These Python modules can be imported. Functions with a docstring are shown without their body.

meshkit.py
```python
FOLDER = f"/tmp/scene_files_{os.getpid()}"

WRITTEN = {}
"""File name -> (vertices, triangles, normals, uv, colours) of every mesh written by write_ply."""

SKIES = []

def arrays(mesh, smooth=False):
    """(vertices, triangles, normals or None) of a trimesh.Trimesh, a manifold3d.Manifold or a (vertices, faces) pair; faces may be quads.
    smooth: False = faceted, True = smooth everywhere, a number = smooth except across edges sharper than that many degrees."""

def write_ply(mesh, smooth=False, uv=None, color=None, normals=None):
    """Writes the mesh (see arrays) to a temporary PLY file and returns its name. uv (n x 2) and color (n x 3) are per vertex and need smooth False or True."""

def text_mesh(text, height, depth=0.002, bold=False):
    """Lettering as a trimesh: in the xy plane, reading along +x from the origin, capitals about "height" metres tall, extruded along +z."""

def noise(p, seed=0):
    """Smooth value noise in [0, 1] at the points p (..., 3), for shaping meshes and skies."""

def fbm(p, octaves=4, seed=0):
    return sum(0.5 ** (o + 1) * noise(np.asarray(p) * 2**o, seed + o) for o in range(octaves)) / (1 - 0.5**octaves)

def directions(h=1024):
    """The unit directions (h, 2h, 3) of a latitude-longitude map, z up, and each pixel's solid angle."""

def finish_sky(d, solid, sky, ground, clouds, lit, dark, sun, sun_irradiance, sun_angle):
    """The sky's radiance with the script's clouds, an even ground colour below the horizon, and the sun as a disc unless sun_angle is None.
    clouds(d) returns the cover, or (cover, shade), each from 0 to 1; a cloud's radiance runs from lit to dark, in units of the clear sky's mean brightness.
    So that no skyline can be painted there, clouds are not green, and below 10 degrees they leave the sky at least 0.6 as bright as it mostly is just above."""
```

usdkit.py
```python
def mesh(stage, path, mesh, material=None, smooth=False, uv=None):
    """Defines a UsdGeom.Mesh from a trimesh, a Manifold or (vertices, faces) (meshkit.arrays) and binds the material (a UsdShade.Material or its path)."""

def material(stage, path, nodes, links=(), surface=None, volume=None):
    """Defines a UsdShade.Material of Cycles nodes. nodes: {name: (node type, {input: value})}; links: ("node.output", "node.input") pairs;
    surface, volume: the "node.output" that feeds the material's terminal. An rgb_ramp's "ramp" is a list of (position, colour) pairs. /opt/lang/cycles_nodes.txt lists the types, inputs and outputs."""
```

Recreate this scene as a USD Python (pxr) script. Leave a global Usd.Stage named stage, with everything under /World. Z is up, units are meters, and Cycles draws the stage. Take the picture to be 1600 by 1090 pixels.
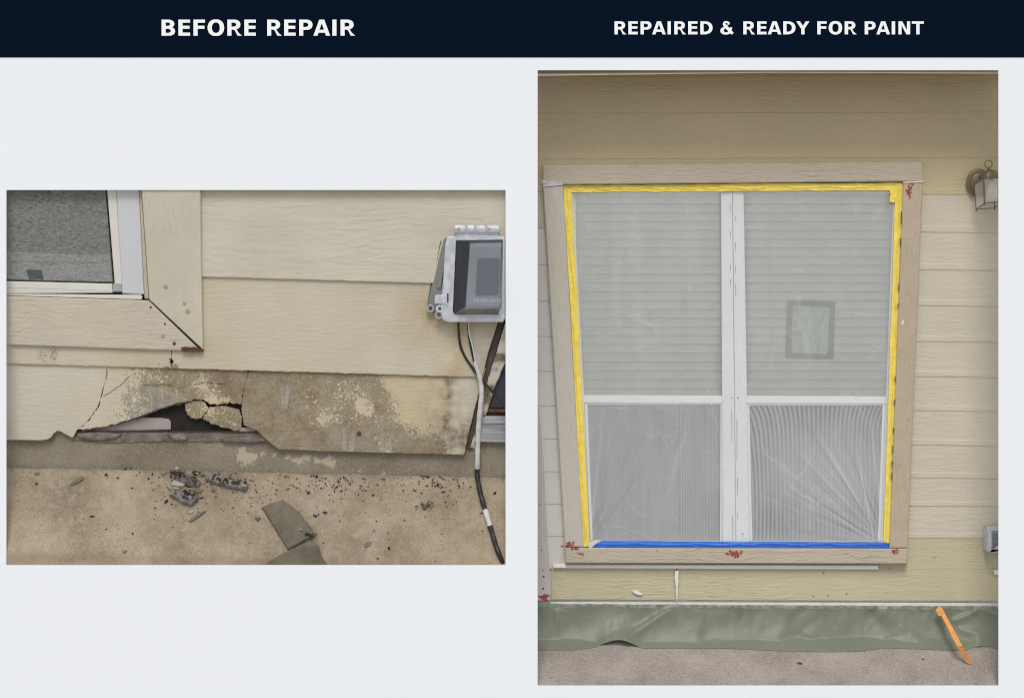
import math, random
import numpy as np, trimesh, shapely, usdkit, meshkit
from shapely.geometry import Polygon, Point, LineString, box as sbox
from shapely import affinity
from shapely.ops import unary_union
from scipy.spatial import Delaunay
from pxr import Usd, UsdGeom, UsdLux, UsdShade, Gf, Sdf, Vt

stage = Usd.Stage.CreateInMemory()
UsdGeom.SetStageUpAxis(stage, UsdGeom.Tokens.z)
UsdGeom.SetStageMetersPerUnit(stage, 1.0)
world = UsdGeom.Xform.Define(stage, '/World')
stage.SetDefaultPrim(world.GetPrim())

# ------------------------------------------------------------------ camera, sky, sun, exposure
DIST, ZC = 6.5, 1.75                  # camera distance from the display board, height of the board's middle
cam = UsdGeom.Camera.Define(stage, '/World/camera')
cam.CreateHorizontalApertureAttr(36.0); cam.CreateVerticalApertureAttr(36.0 * 697 / 1024)
cam.CreateFocalLengthAttr(58.5)
cam.CreateClippingRangeAttr(Gf.Vec2f(0.05, 2000))
cam.AddTranslateOp().Set(Gf.Vec3d(0, -DIST, ZC)); cam.AddRotateXOp().Set(90.0)
cam.CreateExposureAttr(0.395)

SUN = np.array([-0.04, -0.62, 0.84]); SUN /= np.linalg.norm(SUN)
SKY_STRENGTH, SUN_I, SUN_ANGLE = 0.075, 0.40, 24.0
dome = UsdLux.DomeLight.Define(stage, '/World/sky')
skymat = usdkit.material(stage, '/World/Looks/sky', {
    's': ('sky_texture', {'sky_type': 'single_scattering', 'sun_disc': False, 'sun_elevation': float(math.asin(SUN[2])),
                          'sun_rotation': float(math.atan2(SUN[0], SUN[1]))}),
    'c': ('noise_texture', {'scale': 2.2, 'detail': 5.0, 'roughness': 0.55}),
    't': ('texture_coordinate', {}),
    'r': ('rgb_ramp', {'ramp': [(0.30, (0.55, 0.55, 0.55)), (0.6, (0.95, 0.95, 0.95))]}),
    'm': ('mix', {'color2': (8.6, 8.6, 8.7)}),
    'b': ('background_shader', {'strength': SKY_STRENGTH})},
    [('t.generated', 'c.vector'), ('c.fac', 'r.fac'), ('r.color', 'm.fac'), ('s.color', 'm.color1'), ('m.color', 'b.color')], surface='b.background')
UsdShade.MaterialBindingAPI.Apply(dome.GetPrim()).Bind(skymat)
dome.GetPrim().SetCustomDataByKey('kind', 'structure')
dome.GetPrim().SetCustomDataByKey('label', 'pale overcast sky')
sun = UsdLux.DistantLight.Define(stage, '/World/sun')
sun.CreateIntensityAttr(SUN_I); sun.CreateAngleAttr(SUN_ANGLE); sun.CreateNormalizeAttr(True); sun.CreateColorAttr(Gf.Vec3f(1.0, 0.985, 0.965))
_q = Gf.Rotation(Gf.Vec3d(0, 0, 1), Gf.Vec3d(*[float(x) for x in SUN]))
sun.AddTransformOp().Set(Gf.Matrix4d().SetRotate(_q))

# ------------------------------------------------------------------ drawing units: the board is measured in units of 2.5 mm,
# x to the right and y down from its top left corner, d into the board
S, F = 0.0025, DIST / 0.0025
rng = np.random.default_rng(7)
def at(x, y, d):
    x, y, d = np.broadcast_arrays(np.asarray(x, float), np.asarray(y, float), np.asarray(d, float))
    k = S * (F + d) / F
    return np.stack([(x - 800) * k, d * S, ZC + (545 - y) * k], -1)

# ------------------------------------------------------------------ objects
used = {}
def numbered(parent, name):
    n = used.get((parent, name), 0); used[(parent, name)] = n + 1
    return f'{parent}/{name}' + (f'_{n:03d}' if n else '')
def tag(path, label=None, cat=None, group=None, kind=None):
    p = stage.GetPrimAtPath(path)
    for k, v in (('label', label), ('category', cat), ('group', group), ('kind', kind)):
        if v: p.SetCustomDataByKey(k, v)
    return path
BASE = {'/World': np.zeros(3)}
def thing(name, label, cat, base=(0, 0, 0), group=None, kind=None):
    path = numbered('/World', name); b = at(*base)
    x = UsdGeom.Xform.Define(stage, path); x.AddTranslateOp().Set(Gf.Vec3d(*map(float, b)))
    BASE[path] = b
    return tag(path, label, cat, group, kind or 'thing')
def part(parent, name, mesh, mat, smooth=False, label=None, marks=None):
    """a mesh in world coordinates (trimesh or (v, f)) as a child of parent"""
    path = numbered(parent, name); b = BASE[parent]
    if not isinstance(mesh, trimesh.Trimesh):
        mesh = trimesh.Trimesh(np.asarray(mesh[0], float), np.asarray(mesh[1], int), process=False)
    m = mesh.copy(); m.vertices = m.vertices - b
    g = usdkit.mesh(stage, path, m, MAT[mat], smooth=smooth)
    BASE[path] = b
    if marks is not None:
        UsdGeom.PrimvarsAPI(g).CreatePrimvar('marks', Sdf.ValueTypeNames.Color3fArray, 'vertex').Set(Vt.Vec3fArray.FromNumpy(np.asarray(marks, np.float32)))
    if label: tag(path, label)
    return path
def single(name, mesh, mat, label, cat, base, group=None, kind=None, smooth=False, marks=None):
    path = numbered('/World', name); b = at(*base)
    if not isinstance(mesh, trimesh.Trimesh):
        mesh = trimesh.Trimesh(np.asarray(mesh[0], float), np.asarray(mesh[1], int), process=False)
    m = mesh.copy(); m.vertices = m.vertices - b
    g = usdkit.mesh(stage, path, m, MAT[mat], smooth=smooth)
    g.AddTranslateOp().Set(Gf.Vec3d(*map(float, b)))
    if marks is not None:
        UsdGeom.PrimvarsAPI(g).CreatePrimvar('marks', Sdf.ValueTypeNames.Color3fArray, 'vertex').Set(Vt.Vec3fArray.FromNumpy(np.asarray(marks, np.float32)))
    return tag(path, label, cat, group, kind)

# ------------------------------------------------------------------ shapes
def cat(*ms):
    ms = [m if isinstance(m, trimesh.Trimesh) else trimesh.Trimesh(m[0], m[1], process=False) for m in ms]
    return trimesh.util.concatenate(ms)
def depth(df, x, y):
    return df(x, y) if callable(df) else np.full(np.shape(x), float(df))
def ring_offset(r, b):
    r = np.asarray(r, float); p = np.roll(r, 1, 0); n = np.roll(r, -1, 0)
    a = r - p; c = n - r
    a /= np.linalg.norm(a, axis=1, keepdims=True) + 1e-12; c /= np.linalg.norm(c, axis=1, keepdims=True) + 1e-12
    na = np.stack([-a[:, 1], a[:, 0]], 1); nc = np.stack([-c[:, 1], c[:, 0]], 1)
    m = na + nc; m /= np.maximum((m * na).sum(1, keepdims=True), 0.5) + 1e-9
    return r + m * b
def prism(poly, df, t, b=0.0):
    """a polygon (drawing units) as a solid: front at depth df, t thick, its front edges chamfered by b"""
    poly = poly if hasattr(poly, 'geom_type') else Polygon(poly)
    if not poly.is_valid: poly = poly.buffer(0)
    if poly.geom_type != 'Polygon': return cat(*[prism(g, df, t, b) for g in poly.geoms if g.area > 0.2])
    poly = shapely.geometry.polygon.orient(poly, 1.0)
    outs = []
    rings = [np.array(poly.exterior.coords)[:-1]] + [np.array(i.coords)[:-1] for i in poly.interiors]
    inner = [ring_offset(r, b) if b else r for r in rings]
    fp = Polygon(inner[0], inner[1:])
    v, f = trimesh.creation.triangulate_polygon(fp, engine='earcut')
    # front (towards -Y); triangles come out counter-clockwise in (x, y); y points down in the picture, so flip
    V = at(v[:, 0], v[:, 1], depth(df, v[:, 0], v[:, 1]))
    outs.append((V, f[:, ::-1]))
    v2, f2 = trimesh.creation.triangulate_polygon(poly, engine='earcut')
    outs.append((at(v2[:, 0], v2[:, 1], depth(df, v2[:, 0], v2[:, 1]) + t), f2))
    for r, q in zip(rings, inner):
        n = len(r)
        d0 = depth(df, r[:, 0], r[:, 1])
        L = [at(q[:, 0], q[:, 1], depth(df, q[:, 0], q[:, 1])), at(r[:, 0], r[:, 1], d0 + min(b, t * .8)), at(r[:, 0], r[:, 1], d0 + t)]
        if not b: L = [L[0], L[2]]
        i = np.arange(n); j = (i + 1) % n
        for A, B in zip(L[:-1], L[1:]):
            VV = np.vstack([A, B])
            outs.append((VV, np.vstack([np.stack([i, j, n + j], 1), np.stack([i, n + j, n + i], 1)])))
    m = cat(*outs)
    # make the winding outward
    m.merge_vertices(digits_vertex=7); trimesh.repair.fix_normals(m)
    return m
def quad(x0, y0, x1, y1): return [(x0, y0), (x1, y0), (x1, y1), (x0, y1)]
def sample_ring(r, sp):
    r = np.asarray(r); out = []
    for a, b in zip(r, np.roll(r, -1, 0)):
        n = max(1, int(round(np.linalg.norm(b - a) / sp)))
        out += [a + (b - a) * k / n for k in range(n)]
    return np.array(out)
def dense(poly, df, t, sp=4.0, b=1.0, ragged=0.0, seed=0, drop=0.0):
    """like prism, with many vertices in its front so that it can carry marks; returns mesh, and the drawing coordinates of its vertices"""
    poly = Polygon(poly) if not isinstance(poly, Polygon) else poly
    poly = shapely.geometry.polygon.orient(poly, 1.0)
    R = sample_ring(np.array(poly.exterior.coords)[:-1], sp)
    if ragged:
        nn = meshkit.fbm(np.c_[R / 4.0, np.zeros(len(R))], 3, seed) - 0.5
        nm = meshkit.fbm(np.c_[R / 5.0, np.ones(len(R)) * 9], 3, seed) - 0.5
        R = R + np.c_[nn, nm] * ragged * 2
    P2 = Polygon(R)
    if not P2.is_valid: P2 = P2.buffer(0)
    if P2.geom_type != 'Polygon': P2 = max(P2.geoms, key=lambda g: g.area)
    P2 = shapely.geometry.polygon.orient(P2, 1.0); R = np.array(P2.exterior.coords)[:-1]
    I = ring_offset(R, b)
    x0, y0, x1, y1 = P2.bounds
    gx, gy = np.meshgrid(np.arange(x0, x1, sp), np.arange(y0, y1, sp))
    g = np.c_[gx.ravel(), gy.ravel()] + np.random.default_rng(seed).uniform(-.3, .3, (gx.size, 2)) * sp
    inn = P2.buffer(-sp * .6)
    g = g[shapely.contains_xy(inn, g[:, 0], g[:, 1])]
    pts = np.vstack([I, g])
    tri = Delaunay(pts).simplices
    c = pts[tri].mean(1)
    fp = Polygon(I).buffer(0)
    tri = tri[shapely.contains_xy(fp.buffer(0.05), c[:, 0], c[:, 1])]
    a = pts[tri]; e1, e2 = a[:, 1] - a[:, 0], a[:, 2] - a[:, 0]; area = e1[:, 0] * e2[:, 1] - e1[:, 1] * e2[:, 0]
    tri = tri[np.abs(area) > 1e-6]; area = area[np.abs(area) > 1e-6]
    tri[area > 0] = tri[area > 0][:, ::-1]
    n, k = len(I), len(pts)
    dI, dR = depth(df, pts[:, 0], pts[:, 1]), depth(df, R[:, 0], R[:, 1])
    V = np.vstack([at(pts[:, 0], pts[:, 1], dI), at(R[:, 0], R[:, 1] + drop * .15, dR + b), at(R[:, 0], R[:, 1] + drop, dR + t)])
    i = np.arange(n); j = (i + 1) % n
    fs = [tri]
    for A, B in ((0, k), (k, k + n)):
        fs += [np.stack([A + i, A + j, B + j], 1), np.stack([A + i, B + j, B + i], 1)]
    xy = np.vstack([pts, R, R])
    return trimesh.Trimesh(V, np.vstack(fs), process=False), xy
def frames(p):
    t = np.gradient(p, axis=0); t /= np.linalg.norm(t, axis=1, keepdims=True) + 1e-12
    u = np.cross(t[0], [0.3, 1, .2]); u /= np.linalg.norm(u); us = []
    for k in t:
        u = u - k * (u @ k); u /= np.linalg.norm(u) + 1e-12; us.append(u.copy())
    us = np.array(us); return us, np.cross(t, us)
def sweep(p, r, n=10):
    """a tube along the world points p; r = radius in metres (number or per point)"""
    p = np.asarray(p, float); r = np.broadcast_to(np.asarray(r, float), len(p))
    u, w = frames(p); a = np.linspace(0, 2 * math.pi, n, endpoint=False) + math.pi / 4
    V = (p[:, None] + r[:, None, None] * (np.cos(a)[None, :, None] * u[:, None] + np.sin(a)[None, :, None] * w[:, None])).reshape(-1, 3)
    f = []
    i = np.arange(n); j = (i + 1) % n
    for k in range(len(p) - 1):
        A, B = k * n, (k + 1) * n
        f += [np.stack([A + i, A + j, B + j], 1), np.stack([A + i, B + j, B + i], 1)]
    V = np.vstack([V, p[0], p[-1]]); c0, c1 = len(V) - 2, len(V) - 1; e = (len(p) - 1) * n
    f += [np.stack([i * 0 + c0, j, i], 1), np.stack([i * 0 + c1, e + i, e + j], 1)]
    m = trimesh.Trimesh(V, np.vstack(f), process=False); trimesh.repair.fix_normals(m); return m
def smooth_path(pts, n=60):
    from scipy.interpolate import PchipInterpolator
    pts = np.asarray(pts, float); t = np.r_[0, np.cumsum(np.linalg.norm(np.diff(pts[:, :2], axis=0), axis=1))]
    q = np.linspace(0, t[-1], n)
    return np.stack([PchipInterpolator(t, pts[:, k])(q) for k in range(pts.shape[1])], 1)
def tube(pts, r, n=60, sides=10):
    q = smooth_path(pts, n); return sweep(at(q[:, 0], q[:, 1], q[:, 2]), r * S, sides)
def bar(a, b, r, sides=4): return sweep(np.array([at(*a), at(*b)]), r * S, sides)
def hull(pts):
    return trimesh.convex.convex_hull(at(*np.asarray(pts, float).T))
def disc(x, y, d, r, t, n=20, dome_=0.35):
    """a round head standing t proud of depth d"""
    a = np.linspace(0, 2 * math.pi, n, endpoint=False); rings = [(1, 0), (1, t * .6), (.82, t * .9), (.45, t), ]
    V = [at(x + r * q * np.cos(a), y + r * q * np.sin(a), d - h) for q, h in rings] + [at(x, y, d - t * (1 + .0))[None]]
    V = np.vstack(V); i = np.arange(n); j = (i + 1) % n; f = []
    for k in range(len(rings) - 1):
        A, B = k * n, k * n + n
        f += [np.stack([A + i, A + j, B + j], 1), np.stack([A + i, B + j, B + i], 1)]
    A = (len(rings) - 1) * n
    f.append(np.stack([A + i, A + j, i * 0 + len(V) - 1], 1))
    m = trimesh.Trimesh(V, np.vstack(f), process=False)
    if (m.face_normals[-1] @ np.array([0, -1, 0])) < 0: m.invert()
    return m
def sheet(X, Y, D, t=0.6):
    """a thin sheet over a grid of drawing coordinates, t thick; returns mesh and per-vertex grid order twice"""
    h, w = X.shape
    A, B = at(X, Y, D).reshape(-1, 3), at(X, Y, D + t).reshape(-1, 3)
    i, j = np.meshgrid(np.arange(h - 1), np.arange(w - 1), indexing='ij'); q = (i * w + j).ravel()
    f = np.vstack([np.stack([q, q + w, q + w + 1], 1), np.stack([q, q + w + 1, q + 1], 1)])
    n = h * w
    fs = [f, f[:, ::-1] + n]
    e = np.r_[np.arange(w), (np.arange(1, h)) * w + w - 1, (h - 1) * w + np.arange(w - 2, -1, -1), np.arange(h - 2, 0, -1) * w]
    e2 = np.roll(e, -1)
    fs += [np.stack([e, e2, e2 + n], 1), np.stack([e, e2 + n, e + n], 1)]
    m = trimesh.Trimesh(np.vstack([A, B]), np.vstack(fs), process=False); trimesh.repair.fix_normals(m)
    if m.face_normals[0] @ np.array([0, -1, 0.2]) < 0: m.invert()
    return m
def open_sheet(X, Y, D):
    h, w = X.shape; i, j = np.meshgrid(np.arange(h - 1), np.arange(w - 1), indexing='ij'); q = (i * w + j).ravel()
    m = trimesh.Trimesh(at(X, Y, D).reshape(-1, 3), np.vstack([np.stack([q, q + w, q + w + 1], 1), np.stack([q, q + w + 1, q + 1], 1)]), process=False)
    return m
def idw(x, y, pts, p=2.6):
    """smooth interpolation of hand-placed values: pts rows = (x, y, v...)"""
    pts = np.asarray(pts, float); w = 1 / (((x[:, None] - pts[:, 0]) ** 2 + (y[:, None] - pts[:, 1]) ** 2) ** (p / 2) + 2)
    return (w @ pts[:, 2:]) / w.sum(1, keepdims=True)

# ------------------------------------------------------------------ materials
def lin(*c):
    c = np.asarray(c, float) / 255.0
    return np.where(c <= 0.04045, c / 12.92, ((c + 0.055) / 1.055) ** 2.4)
class Out:
    def __init__(s, n): s.n = n
    def __getattr__(s, k): return '@' + s.n + '.' + k
class G:
    def __init__(s): s.nodes, s.links = {}, []
    def __call__(s, kind, **kw):
        nm = f'n{len(s.nodes)}'; ins = {}
        for k, v in kw.items():
            if isinstance(v, str) and v.startswith('@'): s.links.append((v[1:], f'{nm}.{k}'))
            elif isinstance(v, np.ndarray) and v.ndim == 1: ins[k] = tuple(map(float, v))
            else: ins[k] = v
        s.nodes[nm] = (kind, ins); return Out(nm)
    # conveniences: everything is measured in drawing units
    def pos(s, sx=1, sy=1, sz=1):
        g = s('geometry'); return s('mapping', vector=g.position, scale=(sx / S, sy / S, sz / S)).vector
    def noise(s, vec, px, detail=3.0, rough=0.55, dist=0.0): return s('noise_texture', vector=vec, scale=1.0 / px, detail=detail, roughness=rough, distortion=dist)
    def ramp(s, fac, *stops): return s('rgb_ramp', fac=fac, ramp=[(p, tuple(c) if np.ndim(c) else (c, c, c)) for p, c in stops])
    def mixc(s, fac, a, b, t='mix'): return s('mix', mix_type=t, fac=fac, color1=a, color2=b).color
    def math(s, op, a, b=0.0, c=0.0, clamp=False): return s('math', math_type=op, value1=a, value2=b, value3=c, use_clamp=clamp).value
MAT = {}
def material(name):
    def deco(fn):
        g = G(); r = fn(g)
        MAT[name] = usdkit.material(stage, f'/World/Looks/{name}', g.nodes, g.links, surface=r[1:])
        return fn
    return deco
def plain(name, col, rough=0.6, metallic=0.0, var=0.12, px=40.0, bump=0.0, bpx=6.0, spec=0.5, **kw):
    col = np.asarray(col, float)
    def fn(g):
        v = g.pos(); n = g.noise(v, px, 5.0, 0.6)
        c = g.ramp(n.fac, (0.25, col * (1 - var)), (0.75, np.minimum(col * (1 + var), 1.0))).color
        k = dict(kw)
        if bump: k['normal'] = g('bump', height=g.noise(v, bpx, 4.0, 0.6).fac, strength=bump, distance=S * 1.5).normal
        return g('principled_bsdf', base_color=c, roughness=rough, metallic=metallic, specular_ior_level=spec, **k).BSDF
    material(name)(fn)
def grain(name, col, vertical=False, bump=0.5, var=0.07, px=4.0, rough=0.62, dirt=0.0, dirt_col=(0.3, 0.25, 0.18), line=0.16, bd=2.2, stretch=0.06, warp=16.0, period=60.0, cross=False):
    """painted fibre cement or timber: a wavy embossed grain, faint clouds of tone, specks of dirt"""
    col = np.asarray(col, float)
    def fn(g):
        v = g.pos()
        lo = g.noise(v, period, 2.0)
        w = g('vector_math', math_type='subtract', vector1=lo.color, vector2=(0.5, 0.5, 0.5)).vector
        v2 = g('vector_math', math_type='multiply_add', vector1=w, vector2=(warp,) * 3, vector3=v).vector
        sc = (1, 1, stretch) if vertical else (stretch, 1, 1)
        v3 = g('mapping', vector=v2, scale=sc).vector
        h = g.noise(v3, px, 2.5, 0.6).fac
        patch = g.ramp(g.noise(v, 90.0, 2.0).fac, (0.35, 0.25), (0.65, 1.0)).color
        hh = g.math('multiply', h, patch)
        if cross:
            vx = g('mapping', vector=v2, scale=(1, 1, 0.05)).vector
            hh = g.math('add', hh, g.math('multiply', g.noise(vx, 5.0, 2.0, .6).fac, 0.45))
        fine = g.noise(v, 1.6, 2.0).fac
        hh = g.math('add', hh, g.math('multiply', fine, 0.25))
        n = g('bump', height=hh, strength=min(bump, 1.0), distance=S * bd * max(bump, 1.0)).normal
        big = g.noise(v, 130.0, 4.0, .6).fac
        c = g.ramp(big, (0.3, col * (1 - var)), (0.7, np.minimum(col * (1 + var), .9))).color
        c = g.mixc(g.ramp(h, (0.3, line * 1.6), (0.5, 0.0)).color, c, tuple(col * .68))
        if dirt:
            sp = g.ramp(g.noise(v, 7.0, 6.0, .75).fac, (0.66, 0.0), (0.74, dirt)).color
            c = g.mixc(sp, c, tuple(map(float, dirt_col)))
        return g('principled_bsdf', base_color=c, roughness=rough, normal=n, specular_ior_level=0.35).BSDF
    material(name)(fn)

KL, KR = 0.87, 1.02                      # gain from the colours seen in each exhibit to paint colours
def greyer(c, a): return c * (1 - a) + a * (c @ np.array([.2126, .7152, .0722]))
cL = lambda r, g_, b, k=1.0: np.minimum(greyer(lin(r, g_, b), .13) * KL * k, 0.88)
cR = lambda r, g_, b, k=1.0: np.minimum(greyer(lin(r, g_, b), .10) * KR * k, 0.88)

plain('board_white', (0.795, 0.82, 0.845), 0.75, var=0.004, spec=0.2)
plain('board_navy', lin(10, 22, 38) * 0.92, 0.8, var=0.01, spec=0.0)
plain('letter_white', (0.86, 0.86, 0.86), 0.6, var=0.0, spec=0.2)
plain('housing', (0.78, 0.76, 0.72), 0.8)
plain('steel_post', (0.25, 0.26, 0.28), 0.4, metallic=0.6)
plain('paving', (0.36, 0.35, 0.33), 0.85, var=0.2, px=200, bump=0.3)

# --- left exhibit
grain('siding_cream', cL(206, 197, 176), bump=0.65, px=6.5, stretch=.09, warp=24, dirt=0.5, dirt_col=cL(140, 110, 70))
grain('casing_tan', cL(205, 195, 173), vertical=True, bump=0.7, px=3.2, stretch=0.03, dirt=0.35, dirt_col=cL(150, 115, 70))
grain('casing_tan_level', cL(202, 191, 169), bump=0.75, px=4.5, stretch=0.07, dirt=0.35, dirt_col=cL(130, 110, 85), warp=26)
plain('vinyl_white', cL(206, 207, 210), 0.35, var=0.03, bump=0.05)
plain('vinyl_cream', cL(222, 217, 205), 0.4, var=0.06, px=30)
plain('caulk_cream', cL(198, 184, 155), 0.7, var=0.1, bump=0.3)
plain('black_rubber', lin(22, 22, 24), 0.5, bump=0.2)
plain('black_cable', lin(24, 24, 27), 0.38, bump=0.15, bpx=3)
plain('dark_void', lin(38, 33, 32) * .8, 0.95, var=0.4, px=8, bump=0.6)
plain('dark_gap', lin(60, 50, 42) * .7, 0.95, var=0.4, px=6)
plain('torn_fibre', cL(84, 76, 66), 0.95, var=0.35, px=4, bump=.8, bpx=3)
plain('rotten_wood', cL(96, 62, 42), 0.95, var=0.45, px=5, bump=1.0, bpx=3)
plain('nail_head', cL(165, 150, 125), 0.6, var=0.25, px=3)
plain('rust', cL(82, 62, 50), 0.8, var=0.4, px=3)
plain('sheathing_flap', cL(166, 153, 147), 0.9, var=0.12, px=22, bump=0.3)
plain('sill_plate', cL(70, 50, 42), 0.9, var=0.3, px=14, bump=0.6)
plain('door_dark', lin(52, 53, 63), 0.5, var=0.15)
plain('brown_strip', cL(120, 74, 44), 0.9, var=0.5, px=4, bump=0.6)
plain('joint_brown', cL(88, 74, 60), 0.9, var=0.35, px=9, bump=0.6)
plain('box_grey', cL(126, 128, 124), 0.5, var=0.08, bump=0.1)
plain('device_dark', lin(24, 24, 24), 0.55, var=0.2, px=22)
plain('receptacle_shelf', cL(170, 164, 156), 0.5, var=.08)
plain('letter_clear', cL(196, 198, 204), 0.3)
plain('device_face', cL(160, 163, 168), 0.4, var=0.1, px=30)  # bluish tint stands in for the sky reflected by the clear cover
plain('grey_fitting', cL(168, 168, 172), 0.5, var=0.2, px=5)
plain('leaf_green', cL(106, 108, 84), 0.7, var=0.3, px=4)
plain('leaf_brown', cL(72, 62, 46), 0.9, var=0.4, px=5)
plain('soil_crumb', lin(50, 40, 33) * .9, 0.95, var=0.4, px=3)
plain('pale_chip', cL(170, 160, 145), 0.9, var=0.2, px=5, bump=.3)
plain('sash_metal', cL(204, 206, 216), 0.45, var=0.1, px=20)
plain('sticker_dark', cL(78, 80, 84), 0.6, var=0.35, px=3)
plain('blind_grey', cL(168, 165, 150), 0.7, var=0.16, px=60)
plain('white_cable', cL(206, 204, 200), 0.55, var=0.12, px=12, bump=0.2)

@material('threshold_aluminium')
def _(g):
    v = g.pos(0.02, 1, 1); n = g.noise(v, 2.2, 3, .6)
    c = g.ramp(n.fac, (0.3, cL(96, 97, 102)), (0.5, cL(150, 151, 156)), (0.7, cL(196, 197, 202))).color
    return g('principled_bsdf', base_color=c, roughness=0.42, metallic=0.25, normal=g('bump', height=n.fac, strength=.4, distance=S).normal).BSDF
@material('weathered_siding')
def _(g):
    """cream paint over fibre cement; marks.r = how far the paint has gone, marks.g = yellowed paint, marks.b = grime"""
    v = g.pos(); m = g('separate_color', color=g('attribute', attribute='marks').color)
    n1 = g.math('multiply_add', g.noise(v, 3.2, 5.0, 0.7).fac, .6, g.math('multiply', g.noise(v, 15.0, 8.0, 0.72).fac, .4))
    t = g.math('add', m.r, g.math('multiply', g.math('subtract', n1, 0.5), 3.4))
    fac = g.ramp(t, (0.43, 0.0), (0.57, 1.0)).color
    vy = g('mapping', vector=v, scale=(0.15, 1, 1)).vector
    hgr = g.noise(vy, 4.0, 2.5, .6).fac
    paint = g.mixc(m.g, tuple(cL(206, 199, 182)), tuple(cL(206, 184, 140)))
    paint = g.mixc(g.ramp(g.noise(v, 45.0, 4).fac, (.35, .3), (.65, 0.0)).color, paint, tuple(cL(196, 186, 160)))
    n2 = g.noise(v, 34.0, 8.0, 0.78).fac
    bare = g.ramp(n2, (0.30, cL(126, 110, 84)), (0.44, cL(150, 132, 100)), (0.53, cL(164, 148, 116)), (0.62, cL(168, 157, 134)), (.75, cL(178, 168, 146))).color
    sp = g.noise(v, 2.2, 3.0, 0.7).fac
    bare = g.mixc(g.math('multiply_add', m.g, -2.2, 0.95, clamp=True), bare, g.ramp(n2, (.35, cL(140, 134, 124)), (.6, cL(168, 162, 152))).color)
    bare = g.mixc(g.ramp(sp, (0.36, 0.5), (0.48, 0.0)).color, bare, tuple(cL(100, 88, 70)))
    bare = g.mixc(g.ramp(sp, (0.54, 0.0), (0.66, 0.4)).color, bare, tuple(cL(190, 180, 160)))
    vd = g('mapping', vector=v, scale=(1, 1, 0.10)).vector
    drip = g.math('multiply', g.ramp(g.noise(vd, 8.0, 4.0, .65).fac, (.52, 0.0), (.62, .55)).color, g.ramp(m.g, (.08, 0.0), (.15, 1.0), (.28, 1.0), (.36, 0.0)).color)
    bare = g.mixc(drip, bare, tuple(cL(190, 180, 160)))
    flk = g.math('multiply', g.ramp(g.noise(v, 7.5, 5.0, .65).fac, (.615, 0.0), (.64, 1.0)).color, g.ramp(m.r, (.2, 0.0), (.4, 1.0), (.8, 1.0), (1.02, 0.0)).color)
    c = g.mixc(fac, paint, bare)
    c = g.mixc(flk, c, tuple(cL(220, 205, 172)))
    gn = g.noise(v, 9.0, 6.0, .7).fac
    gr = g.math('multiply', m.b, g.ramp(gn, (0.3, 0.3), (0.58, 1.0)).color, clamp=True)
    c = g.mixc(gr, c, tuple(cL(112, 90, 66)))
    ht = g.math('add', g.math('multiply', fac, -0.9), g.math('multiply', hgr, .9)); ht = g.math('add', ht, g.math('multiply', sp, .45))
    return g('principled_bsdf', base_color=c, roughness=0.8, specular_ior_level=.25, normal=g('bump', height=ht, strength=0.6, distance=S * 1.6).normal).BSDF
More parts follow.
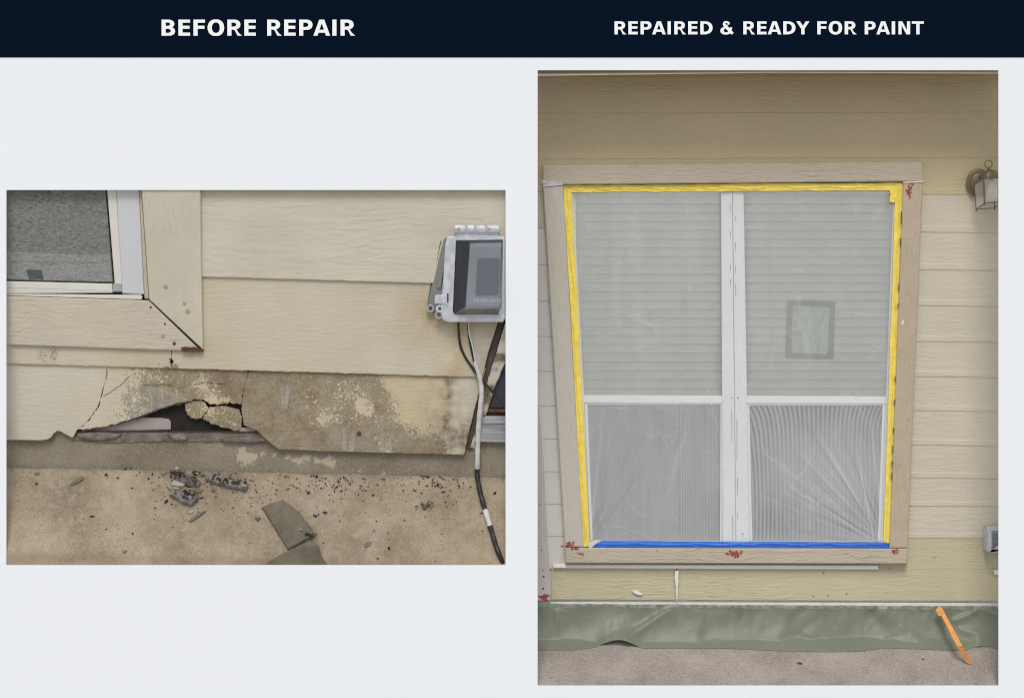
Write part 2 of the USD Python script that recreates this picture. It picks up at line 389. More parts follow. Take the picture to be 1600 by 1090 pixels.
def concrete(name, a, b, c_, speck=0.6, px=70.0, dark=(0.12, 0.1, 0.08), use_marks=False, bump=0.5, k=cL, patch=(186, 174, 148)):
    def fn(g):
        v = g.pos()
        n = g.noise(v, px, 7.0, 0.62).fac
        col = g.ramp(n, (0.28, a), (0.5, b), (0.72, c_)).color
        f = g.noise(v, 2.4, 3.0, .7).fac
        col = g.mixc(g.ramp(f, (0.33, speck), (0.45, 0.0)).color, col, tuple(np.asarray(a) * .55))
        col = g.mixc(g.ramp(f, (0.56, 0.0), (0.68, speck)).color, col, tuple(np.minimum(np.asarray(c_) * 1.3, .85)))
        st = g.ramp(g.noise(v, 34.0, 5.0, .7).fac, (0.60, 0.0), (0.72, 0.45)).color
        col = g.mixc(st, col, tuple(np.asarray(a) * .7))
        if use_marks:
            m = g('separate_color', color=g('attribute', attribute='marks').color)
            t = g.math('add', m.r, g.math('multiply', g.math('subtract', g.noise(v, 9.0, 7.0, .7).fac, 0.5), 2.2))
            col = g.mixc(g.ramp(t, (0.5, 0.0), (0.6, .9)).color, col, tuple(k(*patch)))
            t2 = g.math('multiply', m.b, g.ramp(g.noise(v, 12.0, 6.0, .7).fac, (0.35, .2), (0.6, 1.0)).color)
            col = g.mixc(t2, col, tuple(np.asarray(a) * .42))
        ht = g.math('add', g.math('multiply', f, .8), g.noise(v, 9.0, 4, .6).fac)
        return g('principled_bsdf', base_color=col, roughness=0.9, specular_ior_level=.2, normal=g('bump', height=ht, strength=bump, distance=S * 1.4).normal).BSDF
    material(name)(fn)
concrete('slab_sandy', cL(147, 129, 103), cL(170, 153, 126), cL(185, 170, 146), use_marks=True, px=60, speck=0.55, k=cL, patch=(196, 182, 158))
concrete('foundation_grey', cL(118, 107, 90), cL(142, 131, 111), cL(156, 146, 126), use_marks=True, px=90)
concrete('mortar_rough', cL(98, 88, 78), cL(124, 113, 104), cL(150, 140, 132), px=22, bump=0.9)
concrete('old_board', cL(98, 89, 75), cL(116, 107, 91), cL(132, 122, 105), px=40, speck=0.25, bump=0.3)
concrete('char_grey', cL(86, 80, 76), cL(124, 118, 112), cL(150, 144, 138), px=14, speck=0.8, bump=0.8)

@material('insect_screen')
def _(g):
    """woven fly screen: short dark dashes where the weave and its reflection cross"""
    v = g.pos()
    lo = g('vector_math', math_type='subtract', vector1=g.noise(v, 60.0, 2).color, vector2=(.5, .5, .5)).vector
    v2 = g('vector_math', math_type='multiply_add', vector1=lo, vector2=(10, 10, 10), vector3=v).vector
    h = g.noise(g('mapping', vector=v2, scale=(0.14, 1, 1)).vector, 1.3, 2.0, .6).fac
    x = g.noise(g('mapping', vector=v2, rotation=(0, 0.7, 0), scale=(0.35, 1, 1)).vector, 1.5, 1.0, .5).fac
    dash = g.ramp(h, (0.36, 0.6), (0.46, 0.0)).color
    lite = g.ramp(x, (0.52, 0.0), (0.64, .6)).color
    c = g.mixc(lite, tuple(cL(156, 155, 146)), tuple(cL(206, 206, 202)))
    c = g.mixc(dash, c, tuple(cL(44, 44, 46)))
    d = g('diffuse_bsdf', color=c)
    return g('mix_closure', fac=0.42, closure1=g('transparent_bsdf', color=(1, 1, 1)).BSDF, closure2=d.BSDF).closure
def glassy(name, tint=(0.985, 0.99, 0.98), rough=0.02, ior=1.5, extra=0.0, bump=0.0):
    def fn(g):
        kw = {}
        if bump: kw['normal'] = g('bump', height=g.noise(g.pos(), 22.0, 2).fac, strength=bump, distance=S * 3).normal
        gl = g('glossy_bsdf', color=(0.95, 0.96, 1.0), roughness=rough, **kw)
        f = g.math('add', g('fresnel', IOR=ior).fac, extra, clamp=True)
        return g('mix_closure', fac=f, closure1=g('transparent_bsdf', color=tint).BSDF, closure2=gl.BSDF).closure
    material(name)(fn)
glassy('window_glass')
@material('lantern_glass')
def _(g):
    p = g('principled_bsdf', base_color=(.62, .60, .54), roughness=.3)
    return g('mix_closure', fac=.42, closure1=g('transparent_bsdf', color=(.97, .97, .95)).BSDF, closure2=p.BSDF).closure
glassy('cover_plastic', (0.90, 0.92, 0.94), 0.04, extra=0.14)
glassy('cover_side_plastic', (0.86, 0.86, 0.85), 0.06, extra=0.0)
@material('cover_frame_plastic')
def _(g):
    n = g.noise(g.pos(), 12.0, 3).fac
    p = g('principled_bsdf', base_color=tuple(cL(228, 231, 238)), roughness=0.2, specular_ior_level=.6)
    return g('mix_closure', fac=g.ramp(n, (.35, .42), (.65, .72)).color, closure1=g('transparent_bsdf', color=(.93, .94, .96)).BSDF, closure2=p.BSDF).closure
# --- right exhibit
grain('siding_taupe', cR(193, 183, 163), bump=0.65, line=.08, px=3.4, stretch=0.08, warp=12, period=40, cross=True, var=0.04)
grain('siding_grey', cR(204, 200, 193), bump=0.16, px=3.0, var=0.03)
grain('siding_bare_yellow', cR(184, 175, 142), bump=0.9, px=3.0, stretch=0.06, cross=True, var=0.05)
grain('frieze_brown_shaded', cR(190, 173, 136), bump=0.8, line=.07, bd=2.4, px=3.6, stretch=0.09, warp=16, period=45, var=0.03)  # browner paint, with part of the shade under the soffit mixed into its colour
grain('casing_grey', cR(184, 176, 163), vertical=True, bump=0.5, px=2.6, stretch=0.1, var=0.04)
grain('casing_taupe', cR(180, 167, 146), bump=1.1, line=.14, bd=2.6, px=3.2, stretch=0.07, warp=12, period=35, var=0.04)
grain('casing_taupe_upright', cR(180, 163, 138), vertical=True, bump=1.2, line=.16, bd=2.6, px=3.4, stretch=0.12, warp=14, period=30, var=0.04)
grain('mullion_white', cR(206, 206, 210), vertical=True, bump=0.3, px=2.5, stretch=.04, var=0.03)
plain('frame_white', cR(214, 214, 214), 0.4, var=0.03)
plain('crack_dark', lin(90, 85, 80), 0.9)
plain('soffit_brown', cR(160, 140, 105), 0.8, var=.08)
plain('bead_white', cR(238, 230, 206), 0.5)
plain('drip_cap', cR(224, 220, 214), 0.6, var=0.06, bump=.2)
plain('caulk_white', cR(218, 216, 214), 0.6, var=0.06, bump=0.4)
plain('overspray', cR(190, 186, 186), 0.7)
plain('putty_red', cR(146, 62, 48), 0.8, var=0.25, px=3, bump=0.5, bpx=2.5)
plain('corner_board_grey', cR(186, 178, 170), 0.6, var=0.05, bump=.2)
plain('bronze', cR(112, 98, 74), 0.45, metallic=0.35, var=0.2, px=5)
plain('bulb_white', cR(206, 205, 195), 0.3, var=0.04)
plain('blind_white', cR(226, 226, 214), 0.55, var=0.02)
plain('sash_dark_interior', lin(70, 72, 74), 0.9)
plain('picture_frame_grey', lin(42, 45, 60), 0.6)
plain('overbox_grey', cR(176, 178, 184), 0.5, var=0.35, px=5, bump=.4)
plain('edge_film', cR(196, 202, 192), 0.35, var=0.1, px=14, bump=0.5)
concrete('slab_pink', cR(124, 114, 105), cR(144, 134, 125), cR(157, 148, 139), px=80, speck=0.7, k=cR)
@material('picture_print')
def _(g):
    v = g.pos(); n = g.noise(g('mapping', vector=v, scale=(1, 1, .5)).vector, 9.0, 4, .6).fac
    c = g.ramp(n, (0.3, lin(224, 226, 220) * .9), (0.5, lin(206, 216, 204) * .9), (0.62, lin(150, 188, 160)), (0.7, lin(214, 218, 210) * .9)).color
    return g('principled_bsdf', base_color=c, roughness=.6).BSDF
def tape(name, col):
    col = np.asarray(col)
    def fn(g):
        v = g.pos(); n = g.noise(g('mapping', vector=v, scale=(1, 1, 1)).vector, 14.0, 4, .6).fac
        c = g.ramp(n, (.3, col * .86), (.7, np.minimum(col * 1.1, .9))).color
        p = g('principled_bsdf', base_color=c, roughness=.5, normal=g('bump', height=g.noise(v, 5.0, 3).fac, strength=.7, distance=S * 1.5).normal)
        return p.BSDF
    material(name)(fn)
tape('tape_yellow', lin(236, 208, 88)); tape('tape_blue', lin(40, 104, 204)); tape('strip_orange', lin(216, 144, 70))
@material('masking_paper')
def _(g):
    v = g.pos(); n = g.noise(v, 50.0, 4, .55).fac
    c = g.ramp(n, (.3, cR(104, 108, 90)), (.7, cR(112, 117, 97))).color
    return g('principled_bsdf', base_color=c, roughness=.45, specular_ior_level=.4, normal=g('bump', height=g.noise(v, 16.0, 4, .6).fac, strength=.3, distance=S * 2).normal).BSDF
@material('window_screen')
def _(g):
    """fly screen of the lower sashes: fine weave, with the slow curved bands two weaves make together"""
    v = g.pos()
    m = g('separate_color', color=g('attribute', attribute='marks').color)
    band = g.math('sine', g.math('multiply', m.r, 1.0))
    lo = g.math('add', g.math('multiply', band, .5), .5)
    amp = m.g
    lm = g.math('multiply', lo, amp)
    d = g('diffuse_bsdf', color=g.ramp(lm, (0.0, lin(152, 156, 162)), (.9, lin(44, 46, 50))).color)
    return g('mix_closure', fac=.62, closure1=g('transparent_bsdf', color=(1, 1, 1)).BSDF, closure2=d.BSDF).closure
@material('plastic_film')
def _(g):
    """thin clear masking film: milky, tighter and whiter along its creases (marks.r), clearer where it lies flat (marks.g)"""
    v = g.pos(); m = g('separate_color', color=g('attribute', attribute='marks').color)
    st = g.noise(g('mapping', vector=v, rotation=(0, 0.15, 0), scale=(1, 1, .08)).vector, 9.0, 3, .6).fac
    b = g('bump', height=st, strength=.15, distance=S * 2).normal
    p = g('principled_bsdf', base_color=(.90, .905, .88), roughness=.24, specular_ior_level=.5, normal=b)
    f = g.math('multiply_add', g.ramp(st, (.35, 0.0), (.65, 1.0)).color, 0.04, 0.235)
    f = g.math('add', f, g.math('multiply', m.r, .42)); f = g.math('subtract', f, g.math('multiply', m.g, .10), clamp=True)
    return g('mix_closure', fac=f, closure1=g('transparent_bsdf', color=(.98, .99, .98)).BSDF, closure2=p.BSDF).closure

# ================================================================== ground and display board
def flat_ground():
    n = 40; u = np.sign(np.linspace(-1, 1, n)) * np.abs(np.linspace(-1, 1, n)) ** 3 * 600
    X, Y = np.meshgrid(u, u); V = np.c_[X.ravel(), Y.ravel(), np.zeros(X.size)]
    i, j = np.meshgrid(np.arange(n - 1), np.arange(n - 1), indexing='ij'); q = (i * n + j).ravel()
    return trimesh.Trimesh(V, np.vstack([np.stack([q, q + 1, q + n + 1], 1), np.stack([q, q + n + 1, q + n], 1)]), process=False)
g_ = UsdGeom.Xform.Define(stage, '/World/paving'); BASE['/World/paving'] = np.zeros(3)
tag('/World/paving', 'grey paved ground under the display board', None, None, 'structure')
part('/World/paving', 'paving_sheet', flat_ground(), 'paving')

L0, L1, LT, LB = 10, 790, 297, 882         # the opening over the damaged wall
R0, R1, RT, RB = 840, 1560, 110, 1070      # the opening over the repaired window
BX0, BX1, BY0, BY1 = -24, 1624, -50, 1180  # the whole board
bd = thing('display_board', 'wide pale grey display board with two openings in front of house wall sections', 'display board', (800, BY1, 0))
full = sbox(BX0, 90, BX1, BY1)
face = full.difference(sbox(L0, LT, L1, LB)).difference(sbox(R0, RT, R1, RB))
part(bd, 'panel', prism(Polygon(face.exterior, face.interiors), 0, 2.0), 'board_white')
part(bd, 'header_band', prism(quad(BX0, BY0, BX1, 90), -0.6, 2.6), 'board_navy', label='dark navy band across the top of the board')
def box_w(x0, y0, d0, x1, y1, d1): return hull([(x, y, d) for x in (x0, x1) for y in (y0, y1) for d in (d0, d1)])
# frames behind the board that carry the wall sections; their sides stay open
for (a, b_, c, e, dd) in ((L0 - 8, L1 + 8, LT - 30, LB + 8, 92), (R0 - 8, R1 + 30, RT - 24, RB + 8, 196)):
    part(bd, 'backing', box_w(a - 3, c, dd, b_ + 3, e + 3, dd + 3), 'housing')
    part(bd, 'bearer', box_w(a, e + 4, 2.2, b_, e + 8, dd), 'housing')
for x in (60, 1540):
    part(bd, 'post', prism(quad(x - 14, BY0 + 80, x + 14, 1240), 180, 26, 2), 'steel_post')
    part(bd, 'foot', prism(quad(x - 60, 1228, x + 60, 1243), 90, 200, 2), 'steel_post')

# lettering of the header band: letters drawn in units of 1/2048 of the type size
def half(cx, cy, rx, ry, n=18, a0=-90, a1=90, e=2.25):
    t = np.radians(np.linspace(a0, a1, n)); c, s = np.cos(t), np.sin(t)
    return list(zip(cx + rx * np.sign(c) * np.abs(c) ** (2 / e), cy + ry * np.sign(s) * np.abs(s) ** (2 / e)))
def bowl(x0, xs, y0, y1, xr):
    return Polygon([(x0, y0), (xs, y0)] + half(xs, (y0 + y1) / 2, xr - xs, (y1 - y0) / 2)[1:-1] + [(xs, y1), (x0, y1)])
def ell(cx, cy, rx, ry, e=2.2): return Polygon(half(cx, cy, rx, ry, 48, 0, 352.5, e))
def glyph(c):
    st = sbox(188, 0, 573, 1493)
    if c == 'I': return st, 762
    if c == 'E': return unary_union([st, sbox(188, 1202, 1272, 1493), sbox(188, 633, 1228, 924), sbox(188, 0, 1272, 291)]), 1399
    if c == 'F': return unary_union([st, sbox(188, 1202, 1262, 1493), sbox(188, 633, 1212, 924)]), 1399
    if c == 'T': return unary_union([sbox(10, 1202, 1386, 1493), sbox(506, 0, 891, 1493)]), 1397
    if c == 'P': return unary_union([st, bowl(188, 827, 530, 1493, 1434)]).difference(bowl(573, 733, 809, 1214, 1043)), 1501
    if c == 'R':
        leg = Polygon([(700, 620), (860, 640), (1010, 600), (1120, 470), (1200, 310), (1352 + 200, 0), (1140, 0), (920, 440), (830, 545), (720, 570)])
        return unary_union([st, bowl(188, 800, 573, 1493, 1405), leg, sbox(400, 573, 760, 850)]).difference(bowl(573, 735, 845, 1214, 1016)), 1577
    if c == 'B':
        return unary_union([bowl(188, 760, 700, 1493, 1366), bowl(188, 800, 0, 830, 1444)]).difference(bowl(573, 726, 915, 1233, 975)).difference(bowl(573, 755, 260, 640, 1048)), 1561
    if c == 'D': return bowl(188, 640, 0, 1493, 1598).difference(bowl(573, 690, 291, 1202, 1190)), 1700
    if c == 'O': return ell(870, 746, 768, 775).difference(ell(870, 746, 367, 490)), 1741
    if c == 'A': return Polygon([(12, 0), (560, 1493), (1024, 1493), (1573, 0), (1187, 0), (1094, 272), (486, 272), (397, 0)]).difference(Polygon([(580, 549), (1002, 549), (792, 1162)])), 1585
    if c == 'Y': return Polygon([(-20, 1493), (401, 1493), (741, 961), (1081, 1493), (1503, 1493), (934, 629), (934, 0), (549, 0), (549, 629)]), 1483
    if c == 'N': return Polygon([(188, 0), (188, 1493), (618, 1493), (1161, 469), (1161, 1493), (1526, 1493), (1526, 0), (1096, 0), (553, 1024), (553, 0)]), 1714
    if c == '&':
        up = ell(760, 1150, 400, 372).difference(ell(770, 1150, 130, 150))
        lo = ell(690, 410, 620, 440).difference(ell(740, 440, 270, 215))
        low = lo.difference(Polygon([(760, 620), (1500, 1000), (1500, 130), (1180, 300)]))
        diag = LineString([(560, 1060), (1470, 60)]).buffer(170, cap_style=2)
        upc = up.difference(Polygon([(760, 1000), (1300, 1240), (1300, 700), (700, 700)]).intersection(sbox(900, 600, 1300, 1180)))
        arm = LineString([(1290, 800), (1250, 560), (1020, 270)]).buffer(140, cap_style=2)
        shp = unary_union([upc, low, diag, arm]).intersection(sbox(70, -30, 1760, 1522))
        return shp, 1786
    return None, 713
def heading(text, x, y, size, label):
    w = 0; gl = []
    for c in text:
        p, a = glyph(c); gl.append((p, w)); w += a
    k = size / 2048
    h = thing('heading_lettering', label, 'lettering', (x, y, -0.6))
    for p, o in gl:
        if p is None: continue
        q = affinity.affine_transform(p, [k, 0, 0, -k, x + o * k, y])
        part(h, 'letter', prism(q, -1.2, 0.6), 'letter_white')
heading('BEFORE REPAIR', 249.3, 56.2, 34.7 * 300 / 302, 'bold white raised heading reading BEFORE REPAIR on the navy band')
heading('REPAIRED & READY FOR PAINT', 957.6, 54.0, 28.0, 'bold white raised heading reading REPAIRED & READY FOR PAINT on the navy band')

# ================================================================== LEFT: the damaged wall
DL = lambda y: 11 + 0.075 * (np.asarray(y, float) - 297)
def board_depth(top, bot, lap=4.5):
    """depth of a lapped board whose top edge (a line) lies flush and whose butt edge stands proud; top, bot = (y at x=10, y at x=790)"""
    def fn(x, y):
        u = (np.asarray(x, float) - 10) / 780; a = top[0] + (top[1] - top[0]) * u; b = bot[0] + (bot[1] - bot[0]) * u
        return DL(y) - 1 - (lap - 1) * np.clip((y - a) / (b - a), 0, 1.2)
    return fn
hw = thing('house_wall', 'cream lap siding wall with a broken rotten bottom board in the left opening', 'wall', (400, 740, 60))
Lb = (423.6, 445.8)              # butt of the first course at x = 10, 790
Mb = (568.0, 590.2)
part(hw, 'sheathing', prism(quad(-4, 285, 796, 676), lambda x, y: DL(y) + 7, 5), 'dark_void', label='black sheathing showing through the broken board')
f1 = board_depth((266, 288), Lb)
line = lambda ab, x: ab[0] + (ab[1] - ab[0]) * (np.asarray(x, float) - 10) / 780
def strip_poly(x0, x1, top, bot, n=40, rag=0.5, seed=1, right=None):
    xs = np.linspace(x0, x1, n)
    jag = (meshkit.fbm(np.c_[xs / 9, xs * 0 + seed, xs * 0], 3, seed) - .5) * rag * 2
    lo = list(zip(xs, line(bot, xs) + jag))
    hi = list(zip(xs[::-1], line(top, xs[::-1])))
    return Polygon(lo + hi) if right is None else Polygon(lo + right + hi)
part(hw, 'siding_board', prism(strip_poly(312, 796, (262, 284), Lb), f1, 5.2, .8), 'siding_cream')
# second course: two boards that butt below the mitred casing corner, the right one cut to the corner
f2 = board_depth((423.6, 445.8), Mb)
def edge_x(y): return np.interp(y, [440, 466, 550, 640, 710], [798, 790, 763, 741.5, 724.7])
p2 = strip_poly(268.8, 800, (417, 439), Mb, 60, .8, 3)
p2 = p2.intersection(Polygon([(200, 380)] + [(edge_x(y), y) for y in np.linspace(400, 640, 12)] + [(200, 640)]))
bump_hole = Polygon([(266, 560), (270, 562), (271.5, 566), (268.5, 568.6), (266, 567)])
# bottom course: three pieces parted by cracks, the middle one with its lower half broken away
f3 = board_depth((566, 588), (687, 712), 5.0)
c1 = [(167.7, 566), (167.2, 580), (165.5, 596), (160.4, 609), (158, 620), (153.4, 635.6), (146, 646), (139, 656), (130, 664), (120.6, 672)]
c2 = [(388.5, 578), (386.5, 588), (382, 600.6), (381, 608), (379.6, 617), (378.6, 625)]
g1 = 0.9
LP = Polygon([(x - g1 / 2, y) for x, y in c1] + [(117, 679), (113, 684), (106, 680), (100, 677), (95, 674), (90, 673), (84, 677), (80, 683), (75, 686), (60, 688), (40, 687.5), (10, 687), (-4, 687), (-4, 560)])
MP = Polygon([(x + g1 / 2, y) for x, y in c1] + [(140, 670), (152, 668.4), (164, 666), (178, 662), (190.6, 658.6), (202, 655.4), (212.5, 652), (228, 646), (243, 640), (254, 636.4), (265, 633), (277, 630), (289, 627), (300, 625.4), (308.8, 624.2), (318.6, 623.8), (323, 627.6), (328.5, 631), (335, 631.4), (341.6, 633), (350, 630.4), (359, 629), (368, 630.8), (377.0, 632)] + [(x - g1 / 2, y) for x, y in c2[::-1]])
RP = Polygon([(x + g1 / 2, y) for x, y in c2] + [(377.8, 633), (377.4, 642), (379.4, 653), (381, 664), (390, 668), (400.6, 672), (406, 677), (411, 683), (418, 688), (426, 695), (435.6, 702), (470, 703), (510, 705), (560, 706), (640, 708.4), (725, 710.4), (733, 675), (741.5, 640), (755, 590), (759, 575), (757, 575)])
ctrl = [  # x, y, bare, yellow, grime
    (10, 600, -1, 0, 0), (80, 600, -1, 0, 0), (140, 590, -1, .15, 0), (60, 680, -1, 0, .1), (100, 670, -1, .1, .1), (150, 650, -.6, .3, 0),
    (178, 590, .0, .55, 0), (185, 640, .28, .5, 0), (170, 660, .15, .4, .1), (205, 590, .3, .7, 0), (210, 620, .48, .2, 0), (215, 645, .62, .1, 0),
    (240, 585, .5, .8, 0), (240, 610, .9, .08, 0), (250, 632, 1.1, .05, 0), (270, 600, .75, .6, 0), (275, 622, 1.1, .12, 0), (290, 588, .85, .7, .2), (310, 600, .35, .8, 0), (320, 605, .3, .8, 0),
    (300, 615, .8, .5, .1), (335, 600, .8, .4, .3), (330, 626, .2, .9, 0), (350, 628, .4, .9, 0), (350, 590, 1.1, .4, .4), (370, 610, 1.2, .4, .5), (375, 595, 1.2, .4, .4),
    (395, 600, 1.25, .4, .3), (420, 640, 1.1, .5, .25), (410, 665, 1.2, .4, .3), (440, 690, 1.3, .4, .35), (450, 620, 1.0, .16, .05), (470, 660, 1.2, .4, .3), (500, 600, 1.0, .6, .15), (500, 690, 1.4, .3, .35),
    (495, 640, .75, .5, .1), (505, 652, .28, .7, 0), (512, 662, .5, .7, .1), (530, 655, .6, .5, 0), (550, 640, .7, .6, 0), (562, 636, .1, .8, 0), (575, 640, .3, .7, 0), (565, 655, .6, .6, 0), (530, 675, 1.4, .1, .2), (560, 690, 1.4, .1, .2),
    (580, 597, .75, .7, .1), (590, 615, .95, .4, .2), (595, 640, .9, .4, .1), (590, 670, .75, .2, .05), (600, 695, .75, .2, .05), (610, 640, .5, .6, 0), (615, 600, .1, .9, 0), (620, 680, 1.0, .4, .15), (625, 697, 1.3, .3, .3),
    (640, 620, -.2, .95, 0), (640, 650, .1, .95, 0), (650, 670, .42, .9, .05), (660, 600, -.6, .9, 0), (680, 630, -.5, .95, 0), (675, 665, .3, .9, .1), (680, 685, .8, .6, .3), (660, 697, 1.3, .4, .35), (690, 700, 1.1, .4, .5),
    (697, 610, -.4, .9, .3), (694, 640, -.3, .9, .4), (690, 660, 0, .8, .4), (704, 612, -.6, .6, .75), (699, 645, -.5, .5, .75), (695, 680, .2, .4, .7), (712, 620, -1, .05, .1), (725, 600, -1, .0, .05), (725, 640, -1, 0, .05), (712, 660, -.8, .05, .15), (702, 597, -.6, .6, .9), (700, 620, -.5, .6, .95), (697, 655, -.4, .5, .95), (694, 668, -.2, .5, .95), (718, 690, -.2, .1, 1), (708, 686, 0, .2, .95), (724, 676, -.5, .1, .9), (729, 683, -.5, .1, 1), (720, 672, -.6, .1, .6), (688, 600, -.8, .9, 0), (712, 605, -1, .05, .05), (686, 630, -.6, .9, .05), (709, 640, -1, .05, .1),
    (715, 683, -.1, .1, .85), (722, 690, -.1, .1, .9), (705, 690, .3, .2, .7), (715, 703, -.3, .3, .2), (735, 620, -1, 0, .2)]
def weathered(poly, name, seed, depthf=f3, t=5, parent=hw, b=.8, rag=.5):
    if poly.geom_type != 'Polygon': poly = max(poly.geoms, key=lambda q: q.area)
    m, xy = dense(poly, depthf, t, 2.0 if rag > 1 else 3.2, b, rag, seed)
    k = idw(xy[:, 0], xy[:, 1], ctrl)
    if name == 'siding_board' and depthf is f3:
        topg = np.clip(1 - (xy[:, 1] - line((571, 590), xy[:, 0])) / 9, 0, 1)
        k[:, 2] = np.clip(k[:, 2] + topg * .45 * np.clip((xy[:, 0] - 230) / 80, 0, 1) * (xy[:, 0] < 700), 0, 1)
    k = np.c_[np.clip(k[:, 0], -1, 1.4), np.clip(k[:, 1:], 0, 1)]
    return part(parent, name, m, 'weathered_siding', marks=k)
weathered(LP, 'siding_board', 11); weathered(MP, 'siding_board', 12, rag=2.2); weathered(RP, 'siding_board', 13)
tag(hw + '/siding_board_001', 'cream bottom board with a notched lower edge'); tag(hw + '/siding_board_002', 'bottom board with peeling paint and its lower half broken away')
tag(hw + '/siding_board_003', 'bottom board stained brown with flaking yellow paint')
ctrl2 = [(60, 556, .45, .3, .1), (52, 556, -.2, .3, 0), (84, 553, .4, .3, .1), (84, 560, .5, .3, .1), (95, 560, -.8, .3, 0), (30, 560, -1, .3, 0), (140, 560, -1, .45, 0), (200, 565, -.9, .6, .05), (230, 574, -.2, .6, .15), (258, 568, .1, .5, .15), (262, 575, .7, .2, .1), (255, 576, .4, .3, .1),
         (275, 574, .75, .1, .1), (284, 577, .2, .3, .1), (276, 562, -.1, .3, .1), (300, 565, -.8, .55, .05), (322, 545, -1, .6, .1), (330, 500, -1, .4, 0), (330, 450, -1, .5, .0), (400, 480, -1, .25, 0), (500, 480, -1, .25, 0), (420, 560, -1, .3, 0), (440, 578, -.7, .5, 0), (520, 570, -1, .3, .05), (600, 560, -1, .2, 0), (600, 480, -1, .25, .05), (650, 500, -1, .5, .15), (668, 494, -.9, .9, .3), (680, 505, -1, .9, .25), (690, 520, -1, .5, .05),
         (722, 510, -1, 1, .1), (724, 540, -1, 1, .15), (718, 560, -1, 1, .2), (712, 580, -1, 1, .25), (740, 520, -1, .1, 0), (745, 560, -1, .1, .1), (755, 560, -.6, .1, .5), (758, 540, -.6, .1, .3), (700, 560, -1, .3, 0), (660, 570, -1, .3, 0)]
ctrl, _c = ctrl2, ctrl
weathered(p2.difference(bump_hole), 'siding_board', 14, f2, 5.2)
weathered(strip_poly(-4, 268.0, (530, 552), Mb, 40, .8, 5).difference(bump_hole), 'siding_board', 15, f2, 5.2)
ctrl = _c
for nm, pts in (('hairline_crack', [(161, 619), (172, 613), (180, 607), (188, 602), (196, 594), (203, 587)]), ('hairline_crack', [(302, 601), (312, 599), (320, 597), (333, 598.6), (347, 600), (352, 599.6)]), ('hairline_crack', [(225, 601), (240, 602), (256, 600), (270, 602)])):
    p_ = np.array(pts); dl = LineString(p_).buffer(.42, cap_style=2)
    part(hw, nm, prism(dl, lambda x, y: f3(x, y) - .25, .6), 'dark_gap')
# the pieces that hang in the hole
FA = Polygon([(289, 630), (296, 627.5), (303, 626), (309, 625.6), (314, 626), (320, 628), (326, 637), (322, 644), (315.5, 652), (309, 654), (298, 653), (292, 648), (289.6, 641)])
FB = Polygon([(327.5, 636), (340, 634), (352.5, 633.6), (364, 637), (374.5, 639.6), (376.5, 648), (378.4, 658), (377.6, 669), (368, 673), (350, 667.4), (330.6, 662), (316, 654), (323, 645)])
weathered(FA, 'broken_fragment', 21, lambda x, y: DL(y) + 0.5 - 0.04 * (x - 289), 4, rag=2.0)
weathered(FB, 'broken_fragment', 22, lambda x, y: DL(y) - 1.0 + 0.05 * (x - 320), 4, rag=2.0)
brk = [(128, 672), (152, 669), (178, 662.6), (202, 656), (228, 646.6), (254, 637), (277, 631), (289, 628), (300, 626.4)]
for k, (off, dd, mt) in enumerate(((.5, 1.6, 'old_board'), (1.5, 3.0, 'torn_fibre'))):
    lo = [(x, y + off + 5.0 * (meshkit.fbm(np.array([[x / 5.0, k * 5.0, 0]]), 3, 40 + k)[0] - .5)) for x, y in np.array(LineString(brk).segmentize(3.0).coords)]
    up = [(x, y - 3) for x, y in brk[::-1]]
    part(hw, 'torn_layer', dense([(x, y) for x, y in lo] + up, lambda x, y, dd=dd: DL(y) + dd - 4.2, 1.2, 2.5, .4, 1.0, 60 + k)[0], mt)
FLP = Polygon([(122, 673), (140, 670.6), (164, 667), (186, 661), (208, 654), (224, 651.4), (239, 652), (252, 652.6), (263, 654), (267, 658), (267.4, 665), (266.6, 671), (230, 672), (180, 672.6)])
part(hw, 'sheathing_flap', dense(FLP, lambda x, y: DL(y) + 4, 3, 4, .8, .5, 5)[0], 'sheathing_flap')
part(hw, 'sheathing_flap', dense([(377, 668), (386, 667), (398, 669), (403, 676), (390, 677), (372, 676)], lambda x, y: DL(y) + 2, 3, 4, .6, .6, 6)[0], 'sheathing_flap')
part(hw, 'sill_plate', prism([(118, 672.2), (409, 673.6), (411, 676.4), (117, 674.8)], lambda x, y: DL(y) + 0.5, 12, .4), 'sill_plate')
def nails(parent, lst, mat, h=1.0):
    for x, y, r, d in lst: part(parent, 'nail_head', disc(x, y, d, r, h), mat, smooth=40)
nails(hw, [(561, 677, 3.6, float(f3(561, 677)) + .2)], 'rust', 1.6)
nails(hw, [(269, 565, 3.0, float(DL(565)) + 1.6)], 'dark_void', .6)
# corner of the wall: open joint, weathered jamb board
part(hw, 'corner_joint', prism([(795, 440), (797, 470), (776, 545), (752, 640), (738, 716), (722, 716), (735, 640), (759, 545), (785, 460)], lambda x, y: DL(y) + 3, 3), 'joint_brown', label='dark brown open joint at the corner')
JB = Polygon([(797, 480), (777, 545), (757.5, 610), (741, 676), (735, 700), (746, 703), (755.7, 660), (774, 603), (792, 560), (800, 540)])
mJ, xyJ = dense(JB, lambda x, y: DL(y) - 1 - .08 * (x - 757), 8, 3.5, 1, 1.0, 31)
nJ = meshkit.fbm(np.c_[xyJ / 16, np.zeros(len(xyJ))], 4, 3)
part(hw, 'corner_board', mJ, 'weathered_siding', marks=np.c_[np.clip((nJ - .45) * 5 - .2, -1, 1.2), nJ * 0, np.clip((nJ - .38) * 4, 0, 1)], label='weathered whitish corner board with peeling paint')

